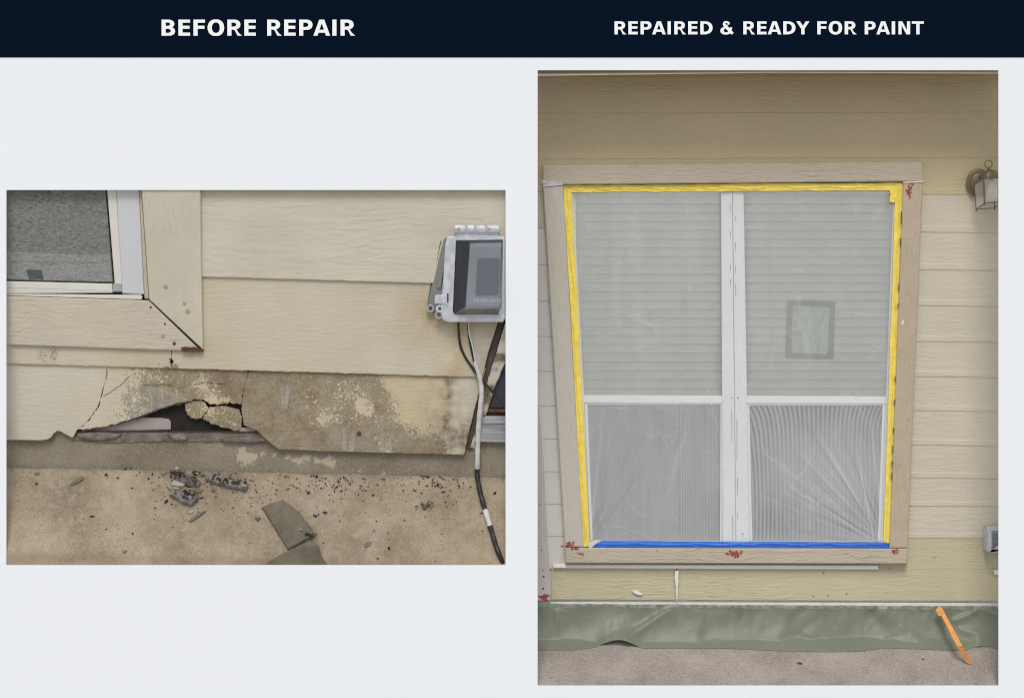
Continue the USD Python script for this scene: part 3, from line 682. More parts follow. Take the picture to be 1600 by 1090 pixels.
# --- foundation, mortar, slab
mF, xyF = dense([(-4, 672), (796, 676), (796, 752), (-4, 735)], lambda x, y: DL(y) + 3 + 1.2 * (meshkit.fbm(np.c_[x / 30, y / 20, y * 0], 3, 8) - .5), 6, 6, .5)
kF = idw(xyF[:, 0], xyF[:, 1], [(100, 700, -1), (250, 700, -1), (360, 706, -.3), (378, 710, .9), (395, 712, .95), (412, 712, 1.0), (430, 712, .7), (452, 716, 1.0), (462, 717, .8), (478, 717, .7), (495, 718, 1.0), (508, 719, .95), (518, 720, .7), (400, 700, -.6), (420, 703, -.7), (460, 708, -.6), (500, 711, -.6), (410, 720, -.5), (450, 724, -.6), (490, 727, -.6), (540, 715, -.8), (540, 722, -.5), (575, 722, -.05), (620, 722, -1), (700, 725, -1), (275, 706, -.1), (320, 705, -.1), (300, 715, -1), (430, 728, -.8), (500, 735, -.2), (560, 738, .45), (600, 739, .45), (640, 740, .3), (420, 732, .45), (480, 735, .4), (350, 730, -.5), (200, 728, -.7), (700, 700, -1), (560, 712, -1), (440, 700, -1)], 3.2)
single('foundation', mF, 'foundation_grey', 'grey brown concrete foundation face with flakes of white paint under the left wall', None, (400, 740, 62), kind='structure',
       marks=np.c_[kF[:, 0], kF[:, 0] * 0, np.clip((xyF[:, 1] - line((720, 742), xyF[:, 0])) / 14, 0, 1) * .45])
mm, xym = dense([(112, 688), (122, 674), (300, 675), (411, 677.5), (420, 686), (428, 692), (380, 692.4), (330, 690), (250, 689), (180, 692), (140, 690)],
                lambda x, y: DL(y) + 1.5 - 3.2 * (meshkit.fbm(np.c_[x / 26, y / 9, y * 0], 4, 18) - .35), 6, 3.0, .8, 1.4, 41)
part(hw, 'mortar_bed', mm, 'mortar_rough')
for k, pl in enumerate(([(118, 678), (150, 675), (190, 678), (180, 685), (150, 689), (124, 684)], [(262, 680), (280, 679), (292, 684), (290, 689.5), (270, 687)], [(345, 686), (370, 683), (398, 682), (414, 684), (420, 690), (390, 692), (350, 691)])):
    part(hw, 'mortar_lump', dense(pl, lambda x, y: DL(y) - 2.5, 5, 3, 1.6, .9, 50 + k)[0], 'mortar_rough', smooth=50)
SB = lambda x: 726 + (np.asarray(x, float) - 10) * 20.0 / 780          # line where slab and foundation meet
DS = lambda x, y: np.maximum(DL(735) + 4 - (np.asarray(y, float) - SB(x)) * (50.0 / 150), 2.6)
xs = np.linspace(-2, 802, 170); vv = np.linspace(0, 1, 46)
Xs, Vs = np.meshgrid(xs, vv); Ys = (SB(Xs) - 4) + (889 - SB(Xs)) * Vs
Dn = DS(Xs, Ys) + 1.4 * (meshkit.fbm(np.stack([Xs / 60, Ys / 40, Xs * 0], -1), 4, 61) - .5) * np.clip((889 - Ys) / 20, 0, 1)
mS = sheet(Xs, Ys, Dn, 3.0)
xyS = np.c_[Xs.ravel(), Ys.ravel()]
kS = idw(xyS[:, 0], xyS[:, 1], [(60, 745, .05, 0, .25), (30, 800, -.5, 0, 0), (100, 775, -.8, 0, .55), (105, 778, -.6, 0, .6), (180, 760, -.3, 0, .1), (60, 850, -.4, 0, 0), (200, 850, -.4, 0, 0), (260, 760, -.7, 0, .3), (330, 800, -.5, 0, .3), (300, 760, -.8, 0, .6), (270, 740, -1, 0, .7), (345, 735, -.6, 0, .5), (420, 740, .15, 0, .2), (450, 742, .3, 0, .15), (430, 750, .0, 0, .1), (520, 760, -.4, 0, .25), (540, 830, -.4, 0, .35), (580, 860, -.5, 0, .35), (565, 845, -.5, 0, .4), (600, 800, -.2, 0, .1), (590, 780, -.6, 0, .3), (710, 805, -.6, 0, .45), (700, 850, -.5, 0, .25), (650, 780, -.3, 0, .2), (700, 750, -.2, 0, .1), (760, 790, -.3, 0, .1), (740, 860, -.4, 0, .1), (480, 800, -.5, 0, .35), (410, 850, -.4, 0, .35), (350, 870, -.5, 0, .2)], 2.6)
kS[:, 2] = np.clip(kS[:, 2] + .35 * np.clip(1 - (xyS[:, 1] - SB(xyS[:, 0])) / 9, 0, 1), 0, 1)
single('concrete_slab', mS, 'slab_sandy', 'sandy brown stained concrete slab at the foot of the left wall', None, (400, 880, 4), kind='structure', smooth=True, marks=np.vstack([kS, kS]))

# --- left window corner
wn = thing('window', 'lower right corner of a white window with fly screen and mitred tan casing', 'window', (160, 545, 40))
D0 = lambda off: (lambda x, y: DL(y) + off)
part(wn, 'glass', prism(quad(-4, 286, 176, 440), D0(5), 1), 'window_glass')
part(wn, 'screen', prism([(-4, 286), (164.2, 286), (176.5, 441), (-4, 436.5)], D0(1.6), .3), 'insect_screen')
part(wn, 'sash_rail', prism([(-4, 393), (172, 397.5), (175, 440), (-4, 437)], D0(2.6), 2, .5), 'sash_metal')
part(wn, 'sash_rail', prism([(-4, 408), (174, 412), (174.4, 414), (-4, 410)], D0(2.2), 1.2, .3), 'sash_metal')
part(wn, 'rail_shadow_line', prism([(-4, 391), (171, 395.4), (171.4, 397.6), (-4, 393)], D0(2.0), .6), 'joint_brown')  # thin dark strips stand in for the shadow lines along the sash rail
part(wn, 'rail_shadow_line', prism([(-4, 407), (173, 411), (173.2, 412), (-4, 408)], D0(2.0), .6), 'joint_brown')
part(wn, 'sticker', prism([(41, 421), (65, 422), (68, 436), (45, 435)], D0(1.2), .3), 'sticker_dark')
part(wn, 'gasket', prism([(163.6, 286), (166.4, 286), (179, 443), (-4, 438.6), (-4, 436), (176.4, 440.4)], D0(1.0), 4, .4), 'black_rubber')
part(wn, 'screen_frame', prism([(166.6, 286), (181, 286), (190.8, 444), (179.4, 443.6)], D0(-.4), 6, .8), 'vinyl_cream')
part(wn, 'jamb', prism([(181.4, 286), (216.8, 286), (225.4, 460), (191.2, 458.4)], D0(-1.6), 8, 1.2), 'vinyl_white')
part(wn, 'caulk_line', prism([(217.2, 286), (220.2, 286), (232.6, 469), (226, 466)], D0(-1.0), 8, .6), 'caulk_cream')
part(wn, 'sill_rail', prism([(-4, 438.8), (175.6, 443.2), (176, 457.4), (-4, 458.6)], D0(-1), 8, 1.2), 'vinyl_cream')
part(wn, 'sill_rail', prism([(-4, 447.4), (170, 453), (170, 454), (-4, 448.4)], D0(-1.5), 1, .2), 'vinyl_white')
part(wn, 'end_block', prism([(176.2, 443), (190.8, 444), (191, 455.6), (176.4, 455.8)], D0(0.4), 6, .8), 'grey_fitting')
part(wn, 'weep_slot', prism([(176.4, 456.2), (191.4, 456), (191.6, 457.8), (176.6, 458)], D0(1.6), 4), 'dark_void')
part(wn, 'sill_lip', prism([(-4, 458.8), (220, 460.4), (222.8, 463), (221.4, 467.8), (-4, 461.0)], D0(-1.8), 8, .5), 'vinyl_cream')
part(wn, 'joint_line', prism([(-4, 460.6), (222, 467.6), (234, 468.4), (232, 471.5), (-4, 463.4)], D0(-.5), 6), 'joint_brown')
cs1 = part(wn, 'casing_board', prism([(220.6, 286), (313.2, 286), (314.6, 400), (317.6, 546.6), (234.6, 469.2), (233, 466)], D0(-9), 12, 1.4), 'casing_tan')
cs2 = part(wn, 'casing_board', prism([(-4, 461.9), (232.4, 469.4), (312, 546), (284, 547.4), (239.5, 546.4), (-4, 538)], D0(-9), 12, 1.4), 'casing_tan_level')
part(wn, 'joint_line', prism([(228, 466), (236, 468), (319, 546), (314, 548)], D0(-5), 6), 'dark_void')
part(wn, 'rotten_end', dense([(283, 542.5), (290, 541), (296, 543), (302, 541.6), (310, 543.5), (317, 545.5), (317.6, 549.5), (300, 549.8), (284, 548.6)], lambda x, y: DL(y) - 12.5 + 3 * meshkit.fbm(np.c_[x / 4, y / 3, y * 0], 2, 4), 9, 1.6, .6, 1.0, 70)[0], 'rotten_wood')
nails(cs1, [(258.8, 447.7, 3.6, float(DL(448)) - 8.6), (288.4, 474, 2.8, float(DL(474)) - 8.6), (293.4, 486, 4.0, float(DL(486)) - 8.6)], 'nail_head', .9)
nails(cs2, [(254.6, 525, 3.2, float(DL(525)) - 8.6)], 'nail_head', .9)
nails(cs2, [(235.4, 480, 1.9, float(DL(480)) - 8.8), (257.7, 506, 1.7, float(DL(506)) - 8.8), (272.2, 536.5, 2.8, float(DL(536)) - 8.8)], 'rust', .5)
bl = thing('window_blind', 'grey horizontal slat blind behind the fly screen of the left window corner', 'blind', (80, 395, 45))
for k in range(12):
    y = 288 + k * 9.4
    part(bl, 'slat', prism([(-3, y), (166, y + 1.5), (166, y + 9.6), (-3, y + 8.4)], lambda x, yy, y=y: DL(yy) + 9 - (yy - y) * .22, .5), 'blind_grey')
# --- weatherproof outlet box
bw = lambda y: float(DL(y))
XE_ = 789.2                       # the wall section ends here, and so does the box
ob = thing('outlet_box', 'grey weatherproof outlet box with clear bubble cover on the left wall', 'outlet box', (735, 500, 24))
def box_hull(back, dback, front, dfront): return hull([(x, y, bw(430) + dback) for x, y in back] + [(x, y, bw(430) + dfront) for x, y in front])
part(ob, 'base', box_hull([(687.5, 377.5), (XE_, 377), (XE_, 478), (667.5, 478)], -1, [(697, 372), (XE_, 371), (XE_, 498), (689.6, 494)], -11.5), 'box_grey')
part(ob, 'gasket', hull([(685.8, 377, bw(377) - 1), (689, 376, bw(377) - 4), (666, 479, bw(478) - 1), (669.5, 479, bw(478) - 4), (690, 379, bw(378)), (671, 479, bw(478))]), 'black_rubber')
part(ob, 'side_rib', hull([(686.6, 420, bw(420) - 9), (692.6, 419.4, bw(420) - 16), (681.4, 449.6, bw(450) - 9), (688.6, 449.6, bw(450) - 16), (685, 422, bw(420) - 6), (680.4, 448, bw(450) - 6)]), 'box_grey')
lid = Polygon([(700, 369), (760, 368), (XE_, 369), (XE_, 497), (786, 503), (700, 503), (692, 500), (688.5, 492), (693, 430), (696, 380)]).buffer(-3).buffer(3, 6)
win = Polygon([(712, 375), (786.4, 374), (784.6, 480), (778, 492), (710.6, 491.5), (706.8, 487)])
part(ob, 'cover_frame', prism(lid.difference(win), 2.0, 6, 1.6), 'cover_frame_plastic', smooth=30)
part(ob, 'cover_lip', prism(Polygon(win).buffer(2.2, 4).difference(Polygon(win).buffer(-.6, 4)), .8, 2, .8), 'cover_frame_plastic', smooth=30)
qa, qb = [(712, 375), (786.4, 374), (779, 492), (708, 491)], [(735, 380), (783, 379), (779.4, 481), (728, 482)]
da, db = [2.6, 2.6, 1.4, 1.4], [1.2, 1.2, -12.5, -12.5]
V8 = np.vstack([at(*np.array(qa).T, da), at(*np.array(qb).T, db)])
part(ob, 'cover', trimesh.Trimesh(V8, [[4, 7, 6], [4, 6, 5]], process=False), 'cover_plastic')
part(ob, 'cover_side', trimesh.Trimesh(V8, [[0, 3, 7], [0, 7, 4], [0, 4, 5], [0, 5, 1], [7, 3, 2], [7, 2, 6], [5, 6, 2], [5, 2, 1]], process=False), 'cover_side_plastic')
part(ob, 'receptacle_face', prism([(734, 379), (XE_, 379), (XE_, 479), (727, 478)], 6.4, 1.5, .5), 'device_face')
part(ob, 'receptacle_side', prism([(711, 377), (733.4, 378), (726.4, 479), (707.6, 490)], 6.8, 1.0, .3), 'device_dark')
part(ob, 'dark_inner_block', prism(Polygon([(746, 404), (781, 403), (779, 461), (743, 462)]).buffer(-4).buffer(4), 4.6, 1.8, .8), 'device_dark')  # dark block added in place of a dark reflection on the cover
part(ob, 'receptacle_bottom', prism([(727, 479), (XE_ - 2, 479.6), (780, 492), (709, 491)], 5.8, 1.0, .3), 'receptacle_shelf')
part(ob, 'hinge_bar', prism(Polygon(quad(713, 356, 778, 370)).buffer(-2).buffer(2), 4.6, 5, 1.2), 'cover_frame_plastic', smooth=30)
for x0, x1 in ((710, 728), (730, 742), (744, 759), (761, 780)):
    part(ob, 'hinge_lug', sweep(np.array([at(x, 357.6, 4.4) for x in (x0, x0 + 1.5, x1 - 1.5, x1)]), np.array([4.6, 6.2, 6.2, 4.6]) * S, 14), 'cover_frame_plastic', smooth=50)
for x0 in (717, 764): part(ob, 'hinge_pin', disc(x0, 357, -1.6, 2.6, 1), 'grey_fitting', smooth=40)
part(ob, 'latch', prism(Polygon([(679.6, 461), (689.6, 460), (696, 459), (700.6, 464), (700, 474), (689, 474.4), (679, 474)]).buffer(-1).buffer(1), 1.2, 4, .8), 'cover_frame_plastic')
part(ob, 'latch_slot', prism(quad(698.6, 458.4, 700.6, 472), 1.0, 2), 'black_rubber')
def ring_poly(x, y, ro, ri): return Point(x, y).buffer(ro, 12).difference(Point(x, y).buffer(ri, 10))
part(ob, 'padlock_ring', prism(ring_poly(672.6, 482, 6.4, 3.2), bw(482) - 12, 5, 1.0), 'grey_fitting')
part(ob, 'padlock_ring', prism(ring_poly(687, 482.4, 6.2, 2.6), 1.0, 5, 1.0), 'cover_frame_plastic')
part(ob, 'padlock_ring', prism(ring_poly(686, 492, 6.6, 3.4), 5.5, 4, .8), 'grey_fitting')
def raised_text(txt, x, y, cap, d, th=.4):
    m = meshkit.text_mesh(txt, cap, th, bold=False); v = m.vertices.copy()
    V = at(x + v[:, 0], y - v[:, 1], d - v[:, 2]); return trimesh.Trimesh(V, m.faces, process=False)
part(ob, 'raised_lettering', raised_text('EXTRA-DUTY', 741, 471.6, 4.6, -11.6), 'letter_clear')
# --- cables
def slab_d(x, y, r): return float(DS(x, y)) - r
c1p = [(716, 500, 14), (717, 522, 19), (719.5, 540, 23), (726, 556, 26), (735, 570, 26), (748, 588, 25), (760, 601, 23), (772, 615, 22), (784, 630, 19), (797, 646, 14)]
single('power_cord', tube(c1p, 1.9, 70), 'black_cable', 'thin black cord looping from the outlet box across to the dark door', 'cable', (716, 504, 26), smooth=True)
wc = thing('wrapped_cable', 'thick cable wrapped in white and black tape hanging from the outlet box to the slab', 'cable', (731, 504, 26))
full_c = [(731, 500, 14), (732, 520, 18), (735.5, 540, 22), (740, 560, 24), (745, 576, 24.5), (750.5, 594, 24.5), (752.6, 612, 25), (750.6, 636, 27), (748, 664, 31), (746.6, 695, 36), (746, 720, 39), (745.6, 738, slab_d(745, 738, 6)), (748, 757, slab_d(748, 757, 4.2)), (754, 782, slab_d(754, 782, 4)), (761, 806, slab_d(761, 806, 4)), (769, 832, slab_d(769, 832, 4)), (775.6, 854, slab_d(775, 854, 4)), (782, 870, slab_d(782, 870, 4)), (786, 880, 7.4)]
q = smooth_path(full_c, 220)
rad = np.interp(q[:, 1], [500, 556, 575, 600, 640, 730, 745, 800, 890], [2.3, 2.5, 3.0, 3.8, 4.1, 4.0, 3.9, 4.0, 3.8])
rad = rad * (1 + .06 * np.sin(q[:, 1] / 3.1))
def cseg(name, y0, y1, mat, grow=1.0):
    s_ = (q[:, 1] >= y0) & (q[:, 1] <= y1); p = q[s_]
    part(wc, name, sweep(at(p[:, 0], p[:, 1], p[:, 2]), rad[s_] * S * grow, 12), mat, smooth=50)
cseg('black_sheath', 500, 566, 'black_cable', .72); cseg('white_wrap', 563, 733, 'white_cable'); cseg('black_sheath', 730, 798, 'black_cable'); cseg('white_wrap', 795, 822, 'white_cable', 1.08); cseg('black_sheath', 819, 881, 'black_cable')
p = smooth_path([(731.6, 500, 11.6), (733, 520, 15.4), (738, 540, 19.4), (741, 556, 21.2), (743, 568, 21.4), (748, 583, 21.2), (752, 600, 22)], 50)
part(wc, 'white_wire', sweep(at(p[:, 0], p[:, 1], p[:, 2]), 1.1 * S, 8), 'white_cable', smooth=50)
# --- door beside the corner
dr = thing('door', 'dark door edge with aluminium threshold right of the weathered corner board', 'door', (775, 690, 66))
part(dr, 'door_leaf', prism([(800, 530), (800, 637), (752, 637), (762, 600), (780, 560)], lambda x, y: DL(y) + 5, 4, .6), 'door_dark')
part(dr, 'weather_strip', prism([(752, 637.4), (800, 639.6), (800, 644.6), (752, 643)], lambda x, y: DL(y) + 2.5, 5, .6), 'brown_strip')
part(dr, 'gap_strip', prism([(750, 643.2), (800, 645), (800, 650), (750, 648.6)], lambda x, y: DL(y) + 4, 5), 'dark_void')
part(dr, 'threshold', prism([(746, 648.6), (800, 650), (800, 685.4), (744, 685)], lambda x, y: DL(y) - .5 - .12 * (y - 648), 10, 1), 'threshold_aluminium')
part(dr, 'threshold_lip', prism([(742, 685.2), (800, 685.8), (800, 691), (741, 690)], lambda x, y: DL(y) - 5.4, 10, .8), 'grey_fitting')

# --- debris on the slab
def slab_piece(poly, t, b=.8, sp=3.0, rag=.8, seed=1, lift=0.0, tilt=(0, 0), curl=None):
    c = np.mean(np.asarray(poly), 0)
    cf = (lambda x, y: np.minimum(t - 1.5, curl[2] * (((x - c[0]) * curl[0] + (y - c[1]) * curl[1]) / 30.0) ** 2)) if curl else (lambda x, y: 0.0)
    df = lambda x, y: np.maximum(DS(x, y) - t - lift + cf(x, y) - tilt[0] * (x - c[0]) - tilt[1] * (y - c[1]) - .5 * meshkit.fbm(np.c_[np.ravel(x) / 6, np.ravel(y) / 6, np.ravel(y) * 0], 2, seed), 2.3)
    return dense(poly, df, t + .5, sp, b, rag, seed, drop=t * .75)[0]
bb = thing('broken_board', 'snapped grey brown length of siding lying on the slab at the bottom edge', 'board', (450, 850, 15))
part(bb, 'board_piece', slab_piece([(409, 791), (420, 786.5), (441, 779), (450, 786), (462, 796), (474, 810), (483.5, 823), (490.6, 831.5), (486, 836), (481, 840), (470, 846), (449.6, 857)], 9, 1.4, 3, .7, 80, curl=(.83, -.56, 5.0)), 'old_board')
part(bb, 'board_piece', slab_piece([(404, 887), (418, 876), (434, 867), (450, 859), (466, 851), (483.5, 841.6), (491, 847), (498, 852), (502.5, 867), (510, 877), (516, 888)], 7.5, 1.4, 3, .8, 81, curl=(.5, .86, 5.0)), 'old_board')
part(bb, 'torn_layer', slab_piece([(440, 783), (452, 786), (468, 800), (488, 826), (494, 833), (489, 840), (478, 840), (466, 816)], 3.5, .6, 2.5, 1.8, 83), 'char_grey')
def debris(name, label, poly, t, mat, seed, rag=1.9, tilt=(0, 0), lift=0):
    c = np.mean(np.asarray(poly), 0)
    single(name, slab_piece(poly, t, .8, 2.2, rag, seed, lift, tilt), mat, label, 'debris', (c[0], c[1], float(DS(c[0], c[1]))))
debris('rotten_chunk', 'squarish crumbling grey chunk, front piece of the debris pile', [(265.6, 771), (271.5, 766), (283, 763), (297, 767), (311, 774), (306, 780), (300, 786.4), (286, 783.6)], 7, 'char_grey', 91)
debris('rotten_plank', 'short charred grey plank lying right of the debris pile', [(320, 741), (324, 738), (329, 736.6), (345, 741), (366, 748), (387, 754), (385.6, 760), (381.6, 764.6), (362, 760), (340, 753), (321.5, 747)], 7, 'char_grey', 92)
debris('board_flake', 'pale beige flake of siding in the middle of the debris pile', [(266.6, 757), (271, 749), (280, 751.4), (290, 755.8), (286, 760), (276, 759)], 2.5, 'pale_chip', 93, .6)
debris('board_flake', 'grey delaminated flake behind the pale beige flake', [(277, 749), (290, 744), (305, 746), (314, 752), (311, 759), (296, 758), (288, 754)], 4, 'char_grey', 94)
debris('board_flake', 'thin grey flake right of the squarish crumbling chunk', [(299, 764), (310, 762), (318, 763.6), (312, 770), (303, 768)], 2, 'old_board', 95)
debris('board_flake', 'small pale triangular flake at the back of the debris pile', [(271.6, 732.4), (276.6, 724), (280.4, 730), (277, 733.6)], 3, 'pale_chip', 96, .3)
debris('wood_sliver', 'grey wood sliver lying in front of the debris pile', [(295, 812), (303, 805), (312, 798.6), (322, 797.4), (314, 804), (305, 810), (299, 814)], 3, 'old_board', 97, .6)
debris('board_flake', 'tiny beige flake touching the grey sliver', [(292, 800.4), (299, 796), (302, 797.4), (301, 801.4), (296, 801.4)], 2, 'pale_chip', 98, .4)
debris('wood_sliver', 'short grey brown splinter left of the debris pile', [(109, 756), (121, 747), (131, 744.6), (130, 748.6), (120, 754.6), (112, 758)], 2.4, 'old_board', 99, .6)
debris('dark_clod', 'dark clump of bits left of the charred plank', [(300, 735), (306, 733.6), (313, 737), (311, 741), (303, 740)], 3, 'soil_crumb', 102, 1.6)
debris('pale_pebble', 'small greenish chip near the left edge of the slab', [(53, 738), (58, 736.4), (62, 738), (60, 741), (54, 741)], 1.6, 'leaf_green', 103, .4)
debris('pale_pebble', 'pale chip beside the small greenish chip at the left', [(42, 735), (46, 733.6), (49, 735.4), (46, 737.4)], 1.4, 'pale_chip', 104, .3)
debris('green_leaf', 'small green leaf flat on the slab at lower left', [(191, 861), (196, 858.8), (199, 859.6), (196, 863), (192, 863.6)], 1.2, 'leaf_green', 105, .4)
debris('green_leaf', 'grey green leaf scrap in the lower middle of the slab', [(568, 850), (576, 845), (581, 846), (578, 852), (571, 855)], 1.4, 'leaf_green', 106, .4)
def crumb(x, y, r, seed, sq=.6, up=0.0):
    rr = np.random.default_rng(seed); m = trimesh.creation.icosphere(1, 1.0)
    v = m.vertices * (1 + .7 * (meshkit.noise(m.vertices * 1.7 + seed, seed)[:, None] - .5) * 2)
    a = rr.uniform(0, math.pi); k = rr.uniform(1.0, 1.9)
    px = v[:, 0] * k; py = v[:, 2] / k ** .5
    X = x + r * (px * math.cos(a) - py * math.sin(a)); Y = y + r * sq * (px * math.sin(a) + py * math.cos(a)); d = np.maximum(DS(x, y) - up - .6 * r + v[:, 1] * r * .8, 2.3)
    return trimesh.Trimesh(at(X, Y, d), m.faces, process=False)
big = [(205, 732), (184, 746), (213, 742), (166, 741), (238, 740), (206, 762), (57, 755), (117, 808), (143, 806), (207, 833), (166, 826), (242, 793), (241, 811), (260, 782), (268, 787), (270, 823), (316, 777), (364, 793), (403, 809), (196, 729 + 3), (248, 731), (232, 747), (218, 737),
       (482, 769), (533, 767), (451, 763), (446, 744), (503, 746), (495, 744), (525, 761), (543, 750), (547, 756), (567, 782), (508, 800), (600, 749), (598, 744 + 3), (649, 766), (607, 833), (608, 856), (590, 872), (692, 744 + 3), (668, 745), (691, 760), (684, 757), (678, 753), (704, 766), (717, 758), (713, 783), (773, 770), (752, 801), (696, 784), (537, 745), (463, 748), (492, 805), (655, 752), (590, 757), (583, 773), (530, 752)]
for k, (x, y) in enumerate(big):
    single('crumb', crumb(x, y, (1.3, 1.7, 1.1, 2.3, 1.5)[k % 5], 200 + k), 'soil_crumb', 'dark crumb of rotten wood loose on the concrete slab', 'crumb', (x, y, float(DS(x, y))), 'dark crumbs on the slab')
# loose bits on and around the debris pile: each its own flake
bits = [(487, 836, 5, .6, 'soil_crumb', 'dark splinter in the break of the snapped board'), (480, 833, 4, -.4, 'soil_crumb', 'dark bit at the broken corner of the snapped board'), (470, 826, 3, .2, 'pale_chip', 'pale chip on the snapped board'), (493, 833, 4, .9, 'char_grey', 'grey splinter right of the break in the snapped board'), (292, 742, 7, .3, 'char_grey', 'narrow grey flake at the back of the debris pile'), (284, 747, 5, 1.0, 'pale_chip', 'pale chip at the back of the debris pile'), (304, 752, 6, -.5, 'soil_crumb', 'dark splinter on the delaminated flake'), (309, 748, 4, .7, 'pale_chip', 'pale chip at the right end of the delaminated flake'),
        (275, 762, 5, .2, 'pale_chip', 'pale chip at the back of the squarish chunk'), (290, 767, 6, .9, 'soil_crumb', 'dark flake across the squarish chunk'), (302, 772, 5, -.8, 'soil_crumb', 'dark flake on the right of the squarish chunk'), (297, 775, 4, .1, 'pale_chip', 'small pale chip on the squarish chunk'),
        (335, 742, 5, -1.0, 'soil_crumb', 'dark streak on the left of the charred plank'), (344, 745, 5, -1.1, 'pale_chip', 'pale streak on the left half of the charred plank'), (352, 748, 5, -1.0, 'soil_crumb', 'dark streak in the middle of the charred plank'), (360, 751, 4, -.9, 'pale_chip', 'pale streak right of the middle of the charred plank'), (369, 753, 5, -1.0, 'soil_crumb', 'dark streak on the right half of the charred plank'), (380, 758, 4, .4, 'pale_chip', 'pale chip on the right end of the charred plank'), (384, 752, 3, .6, 'soil_crumb', 'dark bit above the right end of the charred plank'),
        (270, 736, 4, .5, 'char_grey', 'grey bit at the top left of the debris pile'), (318, 741, 5, -.4, 'old_board', 'grey brown bit left of the charred plank'), (308, 739, 4, .2, 'pale_chip', 'pale bit among the dark clump'), (333, 764, 5, 1.1, 'old_board', 'thin grey brown flake below the charred plank'), (312, 797, 4, .3, 'pale_chip', 'pale bit beside the grey sliver'), (402, 809, 4, .4, 'char_grey', 'grey bit left of the snapped board')]
for k, (x, y, l, a, mat_, lab_) in enumerate(bits):
    pl = [(x + l * u * math.cos(a) - l * w * math.sin(a), y + .7 * (l * u * math.sin(a) + l * w * math.cos(a))) for u, w in ((-1, -.1), (-.5, -.42), (.4, -.35), (1, .1), (.5, .4), (-.4, .3))]
    single('loose_flake', slab_piece(pl, 2.2, .4, 1.6, .7, 400 + k, 6.5 if (265 < x < 312 and 760 < y < 780) or 320 < x < 388 and y < 762 else (10.5 if 465 < x < 510 else 1.5)), mat_, lab_, 'debris', (x, y, float(DS(x, y))))
def scatter(n, clusters, seed, r0, r1, up=0.0):
    r = np.random.default_rng(seed); ms = []
    for k in range(n):
        cx, cy, sx, sy = clusters[r.integers(len(clusters))]
        x, y = r.normal(cx, sx), r.normal(cy, sy)
        if not (8 < x < 792 and SB(x) + 3 < y < 878): continue
        ms.append(crumb(x, y, r.uniform(r0, r1), seed * 1000 + k, up=up))
    return cat(*ms)
single('fine_crumbs', scatter(620, [(278, 740, 14, 6), (290, 772, 12, 7), (285, 765, 26, 14), (350, 752, 24, 6), (300, 745, 30, 8), (530, 757, 22, 9), (690, 756, 26, 11), (360, 765, 60, 20), (480, 750, 60, 12), (620, 755, 60, 14), (400, 800, 220, 40)], 5, .4, 1.3), 'soil_crumb', 'fine dark grit scattered over the concrete slab', 'grit', (400, 790, 40), kind='stuff')
single('crumbled_wood', scatter(190, [(288, 772, 9, 5), (345, 748, 10, 4), (368, 755, 9, 4), (298, 751, 8, 3), (276, 737, 6, 3.4), (278, 738, 6, 3.4)], 8, .5, 1.7, 8.0), 'soil_crumb', 'dark crumbled wood lying on the chunks of the debris pile', 'grit', (300, 760, 40), kind='stuff')
single('pale_grit', scatter(1100, [(560, 830, 60, 25), (420, 850, 60, 25), (300, 840, 120, 30), (560, 820, 200, 40), (150, 810, 90, 50)], 6, .35, .85), 'pale_chip', 'pale sand grains scattered over the concrete slab', 'grit', (400, 830, 30), kind='stuff')
lc = thing('leaf_clump', 'dark dried clump of leaves and twigs at the right of the slab', 'leaves', (665, 792, float(DS(665, 792))))
rr = np.random.default_rng(12)
for k in range(9):
    x, y = rr.normal(664, 7), rr.normal(790, 4); a = rr.uniform(0, 6.28); l = rr.uniform(3, 6)
    pl = [(x - l * math.cos(a), y - l * .6 * math.sin(a)), (x + 1.6 * math.sin(a), y - 1.6 * math.cos(a)), (x + l * math.cos(a), y + l * .6 * math.sin(a)), (x - 1.6 * math.sin(a), y + 1.6 * math.cos(a))]
    part(lc, 'leaf', prism(pl, lambda x_, y_, k=k: DS(x_, y_) - 1.5 - .5 * k - .25 * (x_ - 664) * (-1) ** k * .6, .5), 'leaf_brown' if k % 4 else 'leaf_green')
for k in range(4):
    x, y = rr.normal(664, 6), rr.normal(790, 3); a = rr.uniform(0, 6.28)
    part(lc, 'twig', bar((x - 6 * math.cos(a), y - 4 * math.sin(a), DS(x, y) - 2), (x + 6 * math.cos(a), y + 4 * math.sin(a), DS(x, y) - 4), .5, 5), 'leaf_brown')
for k, (x, y, a) in enumerate([(664, 743.6, .2), (690, 746, .9)]):
    single('twig', bar((x - 8 * math.cos(a), y - 4 * math.sin(a), DS(x, y) - 1.2), (x + 8 * math.cos(a), y + 4 * math.sin(a), DS(x, y) - 1.6), .7, 5), 'leaf_brown', ['thin dark twig lying flat close to the foundation', 'steeper dark twig right of the flat one near the foundation'][k], 'twig', (x, y, float(DS(x, y))))

# ================================================================== RIGHT: the repaired wall with the masked window
DW = 112.0
hw2 = thing('house_wall', 'beige lap siding wall with bare yellow bottom boards in the right opening', 'wall', (1200, 940, DW))
part(hw2, 'soffit', hull([(830, 98, 3), (1580, 98, 3), (830, 98, DW), (1580, 98, DW), (830, 95, 3), (1580, 95, 3), (830, 95, DW), (1580, 95, DW)]), 'soffit_brown')
part(hw2, 'soffit_trim', prism([(828, 92), (1584, 92), (1584, 112.2), (1200, 111), (828, 115)], DW - 26, 30, 1), 'soffit_brown')
part(hw2, 'soffit_bead', prism([(828, 115.4), (1200, 111.2), (1584, 112.6), (1584, 115.4), (1200, 114), (828, 118.8)], DW - 96, 6, 1.2), 'bead_white')
